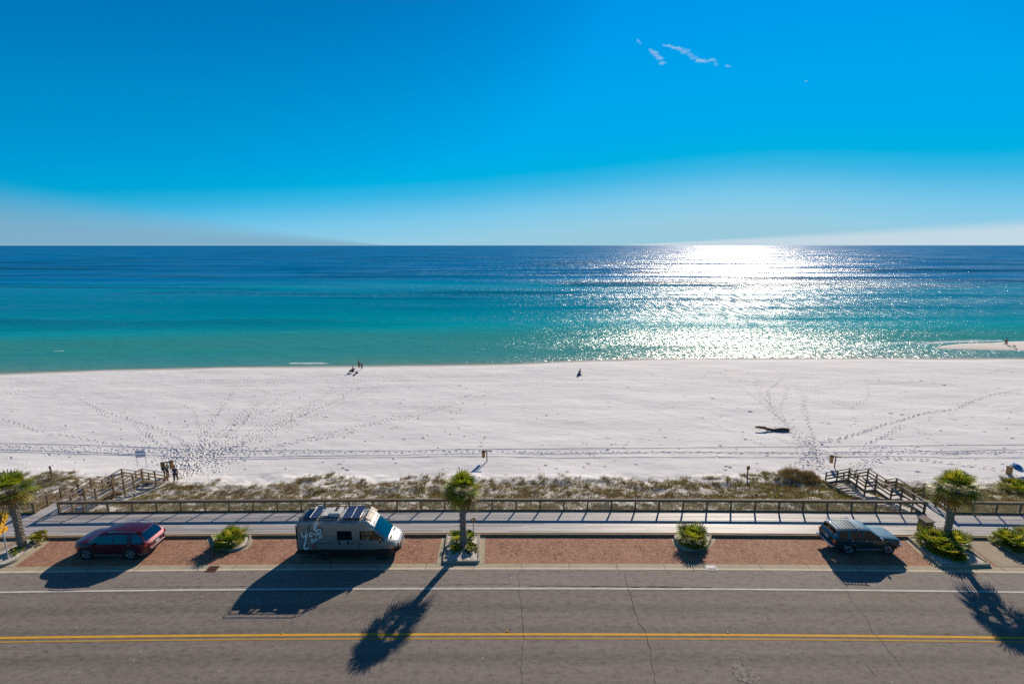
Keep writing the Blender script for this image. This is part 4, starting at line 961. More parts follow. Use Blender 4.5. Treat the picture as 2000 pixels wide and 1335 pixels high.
# --- teal suv, nose to the right
S3 = dict(wb=2.62, r=.385, seats=(.35, 1.25), seatz=.86, dash=(1.95, 1.12), railmax=1.6,
    xs=[-1.02, -.98, -.92, -.86, -.80, -.70, -.5, -.14, -.05, .02, .3, .82, .90, 1.2, 1.45, 1.7, 1.9, 2.02, 2.25, 2.6, 2.9, 3.15, 3.28, 3.34],
    zb=[(-1.02, .55), (-.5, .42), (0, .40), (3, .40), (3.34, .5)], trim=[(-1.02, .60), (3.34, .58)],
    w=[(-1.02, .80), (-.9, .835), (0, .845), (2.8, .84), (3.2, .80), (3.34, .74)], wt=[(-1.02, .70), (1, .70), (3.3, .70)],
    belt=[(-1.02, 1.06), (-.9, 1.17), (1.9, 1.14), (2.6, 1.10), (3.2, 1.04), (3.34, .98)], rail=[(-1.02, 1.08), (-.92, 1.22), (-.80, 1.56), (-.5, 1.60), (1.2, 1.60), (1.4, 1.55), (2.02, 1.17), (3.34, .99)],
    top=[(-1.02, 1.10), (-.92, 1.25), (-.80, 1.64), (-.7, 1.70), (.3, 1.74), (1.2, 1.72), (1.42, 1.66), (2.02, 1.24), (2.6, 1.19), (3.15, 1.12), (3.34, 1.02)])
def cl3(x, j, s):
    if j == 5:
        if .90 < x < 1.9: return 'front_door_window.%d' % s
        if .02 < x < .82: return 'rear_door_window.%d' % s
        if -.70 < x < -.14: return 'quarter_window.%d' % s
    if j >= 8 and 1.42 < x < 2.02: return 'windshield'
    if j >= 8 and -.92 < x < -.80: return 'rear_window'
    if j in (1, 2, 3, 4) and .90 < x < 1.9: return 'front_door.%d' % s
    if j in (1, 2, 3, 4) and .02 < x < .82: return 'rear_door.%d' % s
    if j >= 7 and 2.02 < x < 3.28: return 'bonnet'
    if j >= 7 and x < 1.42: return 'roof'
S3['classify'] = cl3; S3['cap'] = lambda j, f: ('tailgate' if not f else None)
S3['xs'] = [x for x in S3['xs'] if x != 1.45]+[1.42]
teal = thing('parked_car', 'teal boxy off-road wagon with roof bars parked near the right palm', 'car', (22.28, 29.37+.845-.15, .006), 0, 'parked vehicles')
pteal = paint('teal_paint', (.0, .12, .20), .0, .55); pteald = paint('dark_green_paint', (.006, .035, .040), .3, .3)  # teal on roof and bonnet, darker green tone on the sides
o3 = build_car(S3, teal, pteald, pteald, M['glass'], M['tint'], pteal); o3['bonnet'].data.materials[0] = pteal; wheels(S3, teal, M['alloy'], 'steel')
for k in ('front_door', 'rear_door'):
    for s in (-1, 1):
        o3['%s.%d' % (k, s)].data.materials[0] = pteald; MB().box(((1.05 if k[0] == 'f' else .15), s*.865, 1.03), (.15, .03, .035)).build('handle', M['chrome'], o3['%s.%d' % (k, s)], bevel=.01)
for s in (-1, 1):
    MB().tube([(-.78, s*.62, 1.75), (.62, s*.62, 1.80)], .022, 6).build('roof_rail', M['black'], teal); mirror(teal, 1.95, s*.82, 1.2, s, M['chrome'])
    MB().box((-1.0, s*.76, .93), (.10, .17, .27)).build('taillight', M['redlamp'], teal, bevel=.02); MB().box((-1.005, s*.77, 1.03), (.10, .16, .08)).build('indicator', M['amber'], teal)
    MB().box((3.30, s*.60, .90), (.12, .30, .16)).build('headlight', M['clear'], teal, bevel=.02); MB().box((1.3, s*.86, .42), (1.75, .10, .035)).build('side_step', M['steel'], teal, bevel=.01)
    for w in (0, 2.62):
        f = MB(); pts = [(w+.47*math.cos(a), s*.865, .385+.47*math.sin(a)) for a in np.linspace(.1, math.pi-.1, 15)]; f.tube(pts, .035, 6); f.build('wheel_flare', pteald, teal, smooth=50)
f = MB()
for k in range(7): f.beam((-.70+k*.205, -.60, 1.80), (-.70+k*.205, .60, 1.80), .05, .02)
f.build('roof_slats', pm('blue_grey_slat', (.03, .10, .14), rough=.5), teal)
for xx in (-.72, .60): MB().tube([(xx, -.74, 1.79), (xx, -.60, 1.835), (xx, .60, 1.835), (xx, .74, 1.79)], .022, 6).build('roof_crossbar', M['chrome'], teal)
b = MB(); b.box((-1.12, 0, .60), (.16, 1.66, .15)); b.build('rear_bumper', M['chrome'], teal, bevel=.03); MB().box((3.44, 0, .62), (.16, 1.6, .18)).build('front_bumper', M['chrome'], teal, bevel=.04)
MB().box((-.60, -.80, .60), (.75, .05, .09)).build('bumper_wing', M['chrome'], teal, bevel=.02)
plate(teal, -1.035, .92, .34, .17); MB().box((3.36, 0, .86), (.03, .85, .16)).build('grille', M['black'], teal)
f = MB(); f.box((-.72, .15, 1.2), (.3, .6, .3)); f.build('cargo_box', pm('tan_box', (.45, .28, .14), rough=.8), teal); MB().box((-.84, -.45, 1.16), (.14, .42, .14)).build('cargo_bag', pm('red_bag', (.5, .03, .03), rough=.8), teal)
MB().tube([(-.98, .1, .48), (-1.22, .1, .46)], .03, 6).build('tow_bar', M['steel'], teal)

# --- grey high-roof van, nose to the right
S2 = dict(wb=3.76, r=.36, seats=(2.5,), seatz=1.05, dash=(3.65, 1.38), railmax=2.05, tumble=.16,
    xs=[-1.70, -1.66, -1.5, -1.0, .85, .90, 1.86, 1.91, 2.0, 2.30, 2.36, 2.6, 2.75, 2.9, 3.1, 3.28, 3.30, 3.5, 3.62, 3.9, 4.12, 4.3, 4.5, 4.65, 4.74, 4.78],
    zb=[(-1.70, .46), (0, .42), (4.3, .40), (4.78, .48)], trim=[(-1.70, .79), (3.2, .79), (4.3, .80), (4.78, .84)],
    w=[(-1.70, .99), (-1.6, 1.02), (3.2, 1.02), (4.2, .97), (4.55, .88), (4.7, .76), (4.78, .62)], wt=[(-1.7, .93), (2.9, .93), (3.3, .86), (4.1, .80), (4.8, .8)],
    belt=[(-1.70, 1.42), (3.2, 1.42), (3.6, 1.38), (4.1, 1.27), (4.5, 1.13), (4.78, .95)], rail=[(-1.70, 2.05), (3.2, 2.05), (3.28, 2.02), (3.62, 1.70), (4.12, 1.30), (4.5, 1.15), (4.78, .97)],
    eave=[(-1.70, 2.50), (2.6, 2.52), (2.9, 2.42), (3.28, 2.12), (3.62, 1.78), (4.12, 1.34), (4.78, 1.0)],
    top=[(-1.70, 2.60), (-1.5, 2.68), (2.6, 2.72), (2.75, 2.68), (3.1, 2.45), (3.30, 2.27), (4.12, 1.42), (4.5, 1.25), (4.7, 1.12), (4.78, 1.02)])
def cl2(x, j, s):
    if j <= 1: return 'lower_trim'
    if j == 5:
        if .90 < x < 1.86: return 'side_window.dark%d' % s
        if 2.36 < x < 3.9: return 'front_door_window.%d' % s
    if j >= 8 and 3.30 < x < 4.12: return 'windshield'
    if j in (2, 3, 4) and 2.30 < x < 3.5: return 'front_door.%d' % s
    if j in (2, 3, 4) and .85 < x < 2.0: return 'sliding_door.%d' % s
    if j >= 7 and x < 3.30: return 'roof'
    if j >= 7 and 4.12 < x < 4.7: return 'bonnet'
S2['classify'] = cl2; S2['cap'] = lambda j, f: 'lower_trim' if j <= 1 else (('rear_window.dark' if j in (5, 6) else 'rear_door') if not f else 'body')
VX, VY = -12.2, 28.68+1.02-.03
van = thing('parked_van', 'grey high-roof camper van with solar panels and white lettering parked on the brick strip', 'van', (VX, VY, .006), 0, 'parked vehicles')
pvan = paint('champagne_grey_paint', (.25, .245, .22), .35, .28); proof = paint('pale_roof_paint', (.42, .42, .40), .2, .3)
o2 = build_car(S2, van, pvan, M['black'], M['glass'], M['tint'], proof); o2['windshield'].data.materials[0] = M['wind']; o2['bonnet'].data.materials[0] = proof
wheels(S2, van, M['black'], 'steel')
for s in (-1, 1):
    mirror(van, 3.72, s*.98, 1.50, s, M['black'], 1.4)
    MB().box((4.52, s*.80, .98), (.42, .12, .20), rz=-s*.45).build('headlight', M['clear'], van, bevel=.03); MB().box((4.42, s*.90, .92), (.20, .05, .10), rz=-s*.3).build('indicator', M['amber'], van, bevel=.01)
    MB().box((-1.70, s*.97, 1.12), (.05, .10, .55)).build('taillight', M['redlamp'], van, bevel=.015); MB().box((2.46, s*1.045, 1.20), (.20, .03, .04)).build('handle', M['black'], o2['front_door.%d' % s], bevel=.01)
    MB().box((1.88, s*1.045, 1.22), (.22, .03, .04)).build('handle', M['black'], o2['sliding_door.%d' % s], bevel=.01)
    MB().box((1.4, s*1.035, .34), (1.9, .14, .05)).build('side_step', M['black'], van, bevel=.01)
    MB().box((-1.69, s*.98, 1.75), (.03, .07, 1.45)).build('corner_trim', M['black'], van)  # thin black strip up each rear corner
    MB().box((4.28, s*.42, 1.375), (.14, .26, .02), ry=.33).build('bonnet_vent', M['black'], van)
MB().box((-1.76, 0, .50), (.14, 1.9, .16)).build('rear_bumper', M['black'], van, bevel=.03)
MB().box((4.80, 0, .82), (.05, 1.15, .34)).build('grille', M['chrome'], van, bevel=.02)
b = MB(); b.tube([(4.62, -.88, .60), (4.85, -.66, .60), (4.93, 0, .60), (4.85, .66, .60), (4.62, .88, .60)], .05, 8); b.tube([(4.86, -.62, .60), (4.92, -.55, 1.0), (4.92, .55, 1.0), (4.86, .62, .60)], .03, 8); b.build('bull_bar', M['black'], van, smooth=50)
r_ = MB(); zr = 2.93; rk = [(-1.5, -.88), (2.35, -.88), (2.75, -.70), (2.75, .70), (2.35, .88), (-1.5, .88)]
for z in (zr, zr-.16): r_.tube([(x, y, z) for x, y in rk], .02, 6, closed=True)
for i in range(9):
    x = -1.45+i*.475
    for s in (-1, 1): r_.tube([(x, s*.88, 2.62), (x, s*.88, zr)], .014, 5)
    if i % 2 == 0 or i > 6: r_.tube([(x, -.88, zr-.16), (x, .88, zr-.16)], .016, 5)
r_.build('roof_rack', M['black'], van)
def solar_mat():
    m, nt, b, o = nodes('solar_cells'); g = NG(nt); br = g.n('ShaderNodeTexBrick'); g.L.new(g.pos(), br.inputs['Vector']); br.offset = 0
    setn(br, Scale=1, Mortar_Size=.008, Brick_Width=.16, Row_Height=.16, Color1=(.006, .014, .06, 1), Color2=(.008, .02, .075, 1), Mortar=(.18, .22, .28, 1)); g.L.new(br.outputs[0], b.inputs['Base Color']); b.inputs['Roughness'].default_value = .2; return m
M['solar'] = solar_mat(); M['offwhite'] = pm('offwhite', (.62, .62, .60), (.5, .5, .5), 6, .5)
for x, w in ((-.62, .52), (1.45, .56), (2.07, .56)):
    p = MB().box((x, 0, 2.84), (w, 1.36, .03)).build('solar_panel', M['solar'], van)
    f = MB(); [f.box((x+sx*w/2, 0, 2.845), (.03, 1.39, .045)) for sx in (-1, 1)]; [f.box((x, sy*.69, 2.845), (w-.03, .03, .045)) for sy in (-1, 1)]; f.build('panel_frame', M['chrome'], p)
MB().box((-1.18, -.05, 2.76), (.50, 1.1, .05)).build('roof_skylight', M['tint'], van, bevel=.01); MB().box((-.02, .1, 2.80), (.45, 1.0, .05)).build('roof_board', M['offwhite'], van, bevel=.01)
a = MB().box((.62, .0, 2.86), (.72, .82, .24)).build('air_conditioner', M['offwhite'], van, bevel=.05)
for yy in (-.02, .26): MB().lathe([(.005, 2.985), (.12, 2.985), (.12, 2.992), (.005, 2.992)], (.62, yy, 0), 20).build('fan_grille', M['black'], a)
l_ = MB(); u0, v0, u1, v1 = 2.70, 2.88, 3.12, 2.58
l_.beam((u0, -.66, v0), (u1, -.66, v1), .05, .04); l_.beam((u0, .66, v0), (u1, .66, v1), .05, .04)
for i in range(9): t_ = (i+.5)/9; l_.box((u0+(u1-u0)*t_, 0, v0+(v1-v0)*t_+.01), (.028, 1.32, .03), ry=.6)
for i in range(9): l_.beam((u0, -.6+i*.15, v0+.02), (u1, -.6+i*.15, v1+.02), .02, .02)
l_.build('louvred_wind_deflector', pm('beige_louvre', (.36, .28, .21), rough=.5), van)
for yy in (-.45, -.25, 0, .25, .45): MB().lathe([(.005, 0), (.035, 0), (.03, .03), (.005, .035)], (3.22, yy, 2.36), 10).build('roof_lamp', M['amber'], van)
aw = MB(); aw.tube([(-.1, -.98, 2.60), (2.1, -.98, 2.60)], .045, 8); aw.build('awning_tube', M['steel'], van, smooth=40)
for xx in (1.05, 1.62): MB().box((xx, -1.045, 1.27), (.10, .02, .28)).build('window_catch', M['black'], van)
for s in (-1, 1):
    MB().box((.0, s*1.036, 1.23), (1.3, .012, .028)).build('door_track', M['black'], van)
    for xx, z0_, z1_ in ((.86, .8, 2.45), (2.02, .8, 2.45), (-.62, .8, 2.45), (2.31, .8, 1.42)): MB().box((xx, s*(1.034-.03*(z1_ > 2)), (z0_+1.42)/2), (.014, .03, 1.42-z0_)).build('panel_seam', M['black'], van)
    MB().box((1.0, s*1.038, .97), (5.0, .010, .022)).build('crease', pvan, van)
# lettering, brushed by hand on the van's side
def ribbon(mb, pts, w, y=-1.04, flip=1):
    P = [Vector((p[0], 0, p[1])) for p in pts]; Q = []
    for i in range(len(P)-1):                           # smooth the stroke
        a, b_, c, d = P[max(0, i-1)], P[i], P[i+1], P[min(len(P)-1, i+2)]
        for k in range(5): t = k/5; Q.append(.5*((2*b_)+(c-a)*t+(2*a-5*b_+4*c-d)*t*t+(3*b_-a-3*c+d)*t**3))
    Q.append(P[-1]); n = len(Q); vs = []
    for i, q in enumerate(Q):
        d = (Q[min(n-1, i+1)]-Q[max(0, i-1)]).normalized(); nn = Vector((-d.z, 0, d.x)); f = i/(n-1); ww = w*(.55+.45*math.sin(math.pi*min(1, f*1.1+.05)))*.5
        for s in (1, -1):
            for yy in (0, .006): vs.append((q.x+nn.x*ww*s, y-yy, q.z+nn.z*ww*s))
    fs = []
    for i in range(n-1): a = 4*i; b_ = a+4; fs += [(a+1, b_+1, b_+3, a+3), (a, a+2, b_+2, b_), (a, b_, b_+1, a+1), (a+2, a+3, b_+3, b_+2)]
    mb.add(vs, fs)
def SP(px, py): x, z = SIDE(570+px/8.6957, 975+py/8.6957, VY-1.03); return (x-VX, z)
def word(strokes, w, name, mat, parent):
    mb = MB()
    for s in strokes: ribbon(mb, [SP(*p) for p in s], w)
    return mb.build(name, mat, parent)
M['letter'] = pm('letter_white', (.80, .80, .76), rough=.6); M['logo'] = pm('logo_red', (.45, .04, .05), rough=.6)
word([[(170, 555), (178, 600), (198, 635), (230, 610), (262, 540), (278, 470), (285, 430)], [(285, 425), (268, 540), (250, 640), (225, 740), (212, 800), (232, 838), (268, 830), (285, 790), (280, 730)],
      [(345, 560), (315, 570), (305, 605), (325, 625), (350, 600), (348, 565)], [(348, 600), (385, 560), (412, 480), (415, 410), (392, 400), (380, 470), (390, 560), (412, 605), (440, 590)], [(478, 505), (440, 510), (432, 555), (455, 585), (485, 560), (480, 505), (495, 500)]], .10, 'lettering', M['letter'], van)
word([[(320, 680), (345, 750)], [(318, 680), (345, 668), (352, 695), (332, 715), (362, 712), (370, 735), (345, 752)], [(392, 668), (378, 680), (384, 706), (402, 698), (400, 672), (390, 668)], [(432, 650), (415, 658), (418, 684), (434, 676), (434, 650), (440, 678)], [(450, 640), (458, 670)], [(453, 652), (465, 636)], [(488, 620), (470, 630), (474, 656), (490, 648)], [(480, 585), (494, 652)], [(505, 600), (518, 640)], [(512, 590), (522, 600)]], .05, 'lettering', M['letter'], van)
word([[(340, 790), (360, 765), (392, 770), (400, 800), (375, 828), (345, 815), (340, 790)], [(400, 780), (425, 790), (430, 815), (405, 825), (395, 805)], [(355, 795), (375, 785), (385, 805), (365, 812)], [(290, 740), (282, 780), (292, 815)], [(250, 790), (270, 760), (288, 750)]], .04, 'flower_emblem', M['logo'], van)
MB().box((3.02, -1.04, .98), (.38, .008, .035)).build('side_script', pm('faint_script', (.38, .34, .27), (.22, .2, .17), 60, .6, contrast=.1), van)

# ------------------------------------------------------------------ signs, posts and bins
def sign_left():
    x, y = G(17, 1091, .1); t = thing('warning_sign', 'yellow diamond warning sign with small arrow plate on a metal post at the left edge', 'road sign', (x, y, .08))
    MB().tube([(0, 0, -.1), (0, 0, 3.35)], .035, 10).build('pole', M['galv'], t)
    yel = pm('sign_yellow', (.85, .42, .01), rough=.45)
    rz = R(4)                                        # faces along the road
    def panel(nm, poly, z, off, mat, par=None, th=.006):
        vs = []; k = len(poly); n = Vector((math.cos(rz), math.sin(rz), 0)); u = Vector((-math.sin(rz), math.cos(rz), 0)); o = n*off
        for d in (-th/2, th/2): vs += [tuple(o+n*d+u*a+Vector((0, 0, z+b))) for a, b in poly]
        return MB().add(vs, [tuple(range(k))[::-1], tuple(range(k, 2*k))]+[(i, (i+1) % k, k+(i+1) % k, k+i) for i in range(k)]).build(nm, mat, par or t)
    e = .60; dia = [(0, -e), (e, 0), (0, e), (-e, 0)]; d = panel('diamond_plate', dia, 2.83, .05, yel)
    walk = [[(-.03, .22), (.03, .22), (.05, .28), (.03, .34), (-.03, .34), (-.05, .28)], [(-.07, .19), (.07, .19), (.05, -.05), (-.06, -.05)], [(-.06, -.05), (.0, -.05), (-.10, -.33), (-.16, -.33)], [(.0, -.05), (.06, -.05), (.17, -.30), (.11, -.33)], [(.06, .17), (.08, .12), (.20, .0), (.17, -.03)], [(-.06, .17), (-.08, .10), (-.20, .02), (-.18, .07)]]
    for q in walk: panel('walking_figure', [(-a, b) for a, b in q], 2.83, .056, M['black'], d, .004)
    p = panel('arrow_plate', [(-.31, -.17), (.31, -.17), (.31, .17), (-.31, .17)], 2.08, .05, yel)
    panel('arrow', [(-.13, -.12), (.0, -.12), (-.035, -.085), (.12, .07), (.08, .11), (-.075, -.045), (-.13, 0)], 2.08, .056, M['black'], p, .004)
sign_left()
def beach_sign():
    x, y = G(267, 918, -3.2); y += .8; z = ground_z(x, y); t = thing('notice_sign', 'blue and white striped notice board on two thin posts by the left stairs', 'sign', (x, y, z), R(14)); W_, Hh = .90, .80
    for s in (-1, 1): MB().tube([(s*.42, 0, -.3), (s*.42, 0, 1.92)], .025, 8).build('post', M['galv'], t)
    b = MB().box((0, -.03, 1.52), (W_, .03, Hh)).build('board', pm('sign_blue', (.03, .10, .36), rough=.5), t)
    for zz, h in ((1.87, .09), (1.65, .07), (1.50, .16), (1.28, .07), (1.155, .05)): MB().box((0, -.052, zz), (W_-.04, .012, h)).build('white_band', pm('sign_white', (.9, .92, .95), rough=.5), b)
    for i in range(9): MB().box((-.36+i*.09, -.052, 1.76), (.05, .012, .035)).build('white_mark', bpy.data.materials['sign_white'], b)
beach_sign()
def binpost(px, py, label, rz, n=1, z0=-3.22, h=1.25):
    x, y = G(px, py, z0); z = ground_z(x, y); t = thing('trash_bin_post', label, 'trash bin', (x, y, z), rz, 'brown bins hanging on beach posts')
    MB().box((0, 0, h/2-.15), (.10, .10, h+.3)).build('post', M['post'], t)
    MB().box((0, 0, h+.03), (1.10, .12, .08)).build('crossbar', M['post'], t)
    for k in range(n):
        xx = -.37 if k == 0 else .37; b = MB(); b.lathe([(.17, h-.74), (.20, h-.03), (.185, h-.03), (.155, h-.70)], (xx, -.02, 0), 20, close=True); b.lathe([(.005, h-.735), (.165, h-.735), (.165, h-.72), (.005, h-.72)], (xx, -.02, 0), 20)
        b.build('bin', M['binwood'], t, smooth=40)
    return t
binpost(951, 901.5, 'brown trash bin hanging from a T-shaped post alone on the sand behind the middle palm', 0)
binpost(1629.7, 912.5, 'brown trash bin hanging from a T-shaped post at the foot of the right stairs', R(-22))
binpost(330, 931, 'two tan trash bins hanging from one post at the foot of the left stairs', R(28), 2, -3.2, 1.55)
def dunepost(px, py, label, h, plate_):
    x, y = G(px, py, -3.1); z = ground_z(x, y); x, y = G(px, py, z); t = thing('marker_post', label, 'post', (x, y, z), 0, 'marker posts on the dune')
    MB().box((0, 0, h/2-.2), (.10, .10, h+.4)).build('post', M['post'], t); MB().box((0, -.06, h-.16), plate_).build('plate', M['binwood'] if plate_[0] > .25 else M['post'], t)
dunepost(102, 933, 'short dark wooden marker post on the dune crest at the far left', 1.30, (.16, .03, .24))
dunepost(1459, 934, 'wooden marker post with small sign plate on the dune left of the right stairs', 1.35, (.32, .03, .40))
def light_post():
    x, y = G(925, 1050, .15); x += .0; t = thing('path_light', 'brown leaning path light post behind the middle palm', 'path light', (x, y, .14))
    MB().tube([(-.35, -.35, -.05), (.0, .0, .35), (0, .0, 1.25)], .035, 8).build('post', M['post'], t, smooth=50)
    b = MB(); b.lathe([(.03, 1.22), (.20, 1.36), (.21, 1.44), (.16, 1.46), (.05, 1.40)], (0, 0, 0), 16); b.build('lamp_head', M['post'], t, smooth=40)
light_post()
x, y = G(1813, 1042, .2); t = thing('trash_box', 'brown wooden box on the boardwalk beside the right stairs and slanted planter', 'box', (x, y+.35, DZ), R(8))
MB().box((0, 0, .45), (.62, .62, .88)).build('body', M['binwood'], t, bevel=.02); MB().box((0, 0, .93), (.74, .74, .07), rx=.06).build('lid', M['railtop'], t, bevel=.01)

# ------------------------------------------------------------------ driftwood
def driftwood():
    x, y = G(1508, 840, -3.3); z = ground_z(x, y); t = thing('driftwood_log', 'dark forked driftwood log lying on the open sand at the right', 'driftwood', (x, y, z))
    m_ = MB(); rnd = random.Random(4)
    def limb(pts, rr):
        P = []; rad = []
        for i in range(len(pts)-1):
            for k in range(5): u = k/5; p = Vector(pts[i]).lerp(Vector(pts[i+1]), u); P.append(p+Vector((rnd.gauss(0, .02), rnd.gauss(0, .02), rnd.gauss(0, .02)))); rad.append((rr[i]+(rr[i+1]-rr[i])*u)*rnd.uniform(.9, 1.1))
        P.append(Vector(pts[-1])); rad.append(rr[-1]); m_.tube(P, rad, 10)
    limb([(2.05, -.05, .16), (1.2, 0, .20), (.2, .05, .14), (-.6, .1, .22)], [.27, .29, .18, .18]); m_.build('trunk', pm('wet_wood', (.035, .025, .018), (.13, .09, .06), 5, .8, bump=1, bscale=12), t, smooth=60)
    m_ = MB(); limb([(-.5, .1, .2), (-1.0, .12, .42), (-1.6, .15, .50), (-2.1, .2, .46)], [.18, .18, .14, .12]); m_.build('branch', pm('bare_wood', (.05, .03, .02), (.30, .16, .06), 3, .8, bump=1, bscale=12), t, smooth=60)
    m_ = MB(); limb([(1.9, 0, .2), (2.2, .05, .28)], [.06, .03]); limb([(-.3, .05, .25), (-.5, .2, .42)], [.07, .04]); m_.build('stub', bpy.data.materials['wet_wood'], t, smooth=60)
driftwood()

# ------------------------------------------------------------------ people
def skin_mesh(name, nodes_, edges, mat, parent, sub=2, root=0):
    bm = bmesh.new(); lay = bm.verts.layers.skin.verify(); vs = []
    for i, (p, r) in enumerate(nodes_):
        v = bm.verts.new(p); v[lay].radius = (r, r) if not isinstance(r, tuple) else r; v[lay].use_root = (i == root); vs.append(v)
    for a, b in edges: bm.edges.new((vs[a], vs[b]))
    me = bpy.data.meshes.new(name+'_frame'); bm.to_mesh(me); bm.free()
    o = bpy.data.objects.new(name+'_frame', me); COL.objects.link(o); m1 = o.modifiers.new('s', 'SKIN'); m1.use_smooth_shade = True; m2 = o.modifiers.new('u', 'SUBSURF'); m2.levels = sub; m2.render_levels = sub
    dg = bpy.context.evaluated_depsgraph_get(); dg.update(); m = bpy.data.meshes.new_from_object(o.evaluated_get(dg)); m.name = name
    bpy.data.objects.remove(o); bpy.data.meshes.remove(me); m.materials.clear(); return link(name, m, [mat], parent)
SKINM = pm('skin', (.42, .24, .17), (.38, .21, .15), 9, .55)
def person(x, y, z, rz, label, pose='stand', top=(.1, .1, .1), bottom=(.1, .1, .1), hair=(.05, .035, .025), scale=1, group=None, skirt=False, hips=None):
    t = thing('person', label, 'person', (x, y, z), rz, group); t.scale = (scale,)*3; V = Vector
    # joints; the person faces -Y
    if pose == 'stand': hip = V((0, 0, .93)); ch = V((0, .0, 1.36)); kn = [V((s*.11, -.02, .50)) for s in (-1, 1)]; an = [V((s*.13, .02, .08)) for s in (-1, 1)]; el = [V((s*.27, .03, 1.14)) for s in (-1, 1)]; wr = [V((s*.29, -.07, .90)) for s in (-1, 1)]
    elif pose == 'walk': hip = V((0, 0, .91)); ch = V((0, -.05, 1.34)); kn = [V((-.11, -.17, .52)), V((.11, .0, .47))]; an = [V((-.11, -.26, .08)), V((.11, .30, .13))]; el = [V((-.27, .13, 1.14)), V((.27, -.08, 1.12))]; wr = [V((-.28, .12, .88)), V((.28, -.26, .93))]
    elif pose == 'sit': hip = V((0, .05, .42)); ch = V((0, .14, .88)); kn = [V((s*.14, -.42, .48)) for s in (-1, 1)]; an = [V((s*.15, -.62, .08)) for s in (-1, 1)]; el = [V((s*.27, -.02, .66)) for s in (-1, 1)]; wr = [V((s*.20, -.28, .56)) for s in (-1, 1)]
    elif pose == 'kneel': hip = V((0, .10, .36)); ch = V((0, -.12, .75)); kn = [V((s*.14, -.28, .12)) for s in (-1, 1)]; an = [V((s*.12, .22, .09)) for s in (-1, 1)]; el = [V((s*.26, -.26, .50)) for s in (-1, 1)]; wr = [V((s*.15, -.44, .38)) for s in (-1, 1)]
    else: hip = V((0, .12, .90)); ch = V((0, -.28, 1.12)); kn = [V((s*.12, -.02, .48)) for s in (-1, 1)]; an = [V((s*.13, .04, .08)) for s in (-1, 1)]; el = [V((s*.27, -.42, .88)) for s in (-1, 1)]; wr = [V((s*.20, -.52, .66)) for s in (-1, 1)]
    up = (ch-hip).normalized(); nk = ch+up*.12+V((0, -.01, 0)); hd = nk+up*.03+V((0, -.02, .13)); N = [(hip, .125), (hip.lerp(ch, .5), .115), (ch, .135), (nk, .058), (hd, (.082, .095)), (hd+V((0, 0, .09)), .06), (hd+V((0, -.105, -.01)), .012)]
    E = [(0, 1), (1, 2), (2, 3), (3, 4), (4, 5), (4, 6)]
    side = V((1, 0, 0)); torso = [(hip, .14), (hip.lerp(ch, .5), .132), (ch, .152)]; TE = [(0, 1), (1, 2)]; pants = [(hip+V((0, 0, .03)), .142)]; PE = []
    for k, s in enumerate((-1, 1)):
        hj = hip+side*s*.10-V((0, 0, .05)); b = len(N); ft = an[k]+V((0, -.16, -.045)); N += [(hj, .098), (kn[k], .058), (an[k], .042), (ft, .032)]; E += [(0, b), (b, b+1), (b+1, b+2), (b+2, b+3)]
        sh = ch+side*s*.17+up*.0; b = len(N); N += [(sh, .062), (el[k], .043), (wr[k], .027)]; E += [(2, b), (b, b+1), (b+1, b+2)]
        d = (wr[k]-el[k]).normalized(); palm_ = wr[k]+d*.07; pi = len(N); N.append((palm_, (.036, .02))); E.append((b+2, pi)); fw = V((0, -1, 0)) if abs(d.y) < .8 else V((0, 0, -1)); ac = d.cross(fw).normalized(); fw = ac.cross(d)
        for q, L in enumerate((.062, .072, .068, .055)):
            o = (q-1.5)*.017; f0 = palm_+fw*o+d*.015; f1 = f0+d*L*.6; f2 = f1+d*L*.35+ac*(.02 if s < 0 else -.02); i = len(N); N += [(f0, .009), (f1, .008), (f2, .007)]; E += [(pi, i), (i, i+1), (i+1, i+2)]
        i = len(N); N += [(wr[k]+d*.03+fw*-.035, .010), (wr[k]+d*.07+fw*-.055, .008)]; E += [(pi, i), (i, i+1)]
        b = len(torso); torso += [(sh, .078), (sh.lerp(el[k], .62), .062)]; TE += [(2, b), (b, b+1)]
        b = len(pants); pants += [(hj, .115), (kn[k], .078), (kn[k].lerp(an[k], .8), .062)]; PE += [(0, b), (b, b+1), (b+1, b+2)]
    skin_mesh('body', N, E, SKINM, t, 2)
    mt = pm('cloth_top', top, tuple(c*.7 for c in top), 9, .9); mbm = pm('cloth_bottom', bottom, tuple(c*.7 for c in bottom), 9, .9)
    skin_mesh('shirt', torso, TE, mt, t, 2)
    if skirt:
        s_ = MB(); c = hip+V((0, -.12, 0)); s_.lathe([(.15, hip.z+.10), (.24, hip.z-.05), (.40, .06), (.42, .02), (.36, .02)], (c.x, c.y, 0), 20); s_.build('skirt', mbm, t, smooth=60)
    else: skin_mesh('trousers', pants, PE, mbm, t, 2)
    h = MB().ico(hd+V((0, .022, .035)), .108, 2, 0, (.92, 1.0, 1.02)); h.build('hair', pm('hair', hair, rough=.7), t, smooth=60)
    e = MB(); [e.ico(hd+V((s*.034, -.088, .012)), .011, 1) for s in (-1, 1)]; e.build('eyes', M['black'], t)
    return t
def gpt(px, py, z0=-3.3):
    x, y = G(px, py, z0)
    for _ in range(6): z = ground_z(x, y); x, y = G(px, py, z)
    return x, y, z
x, y, z = gpt(344, 941); person(x, y, z, R(200), 'person in a navy shirt and dark trousers standing right of the tan bins', 'walk', (.02, .05, .22), (.015, .02, .06), (.10, .05, .03))
x, y, z = gpt(322, 932); person(x, y+.2, z, R(60), 'person in a teal shirt bending beside the tan bins', 'bend', (.0, .16, .16), (.03, .04, .07), (.25, .2, .12))
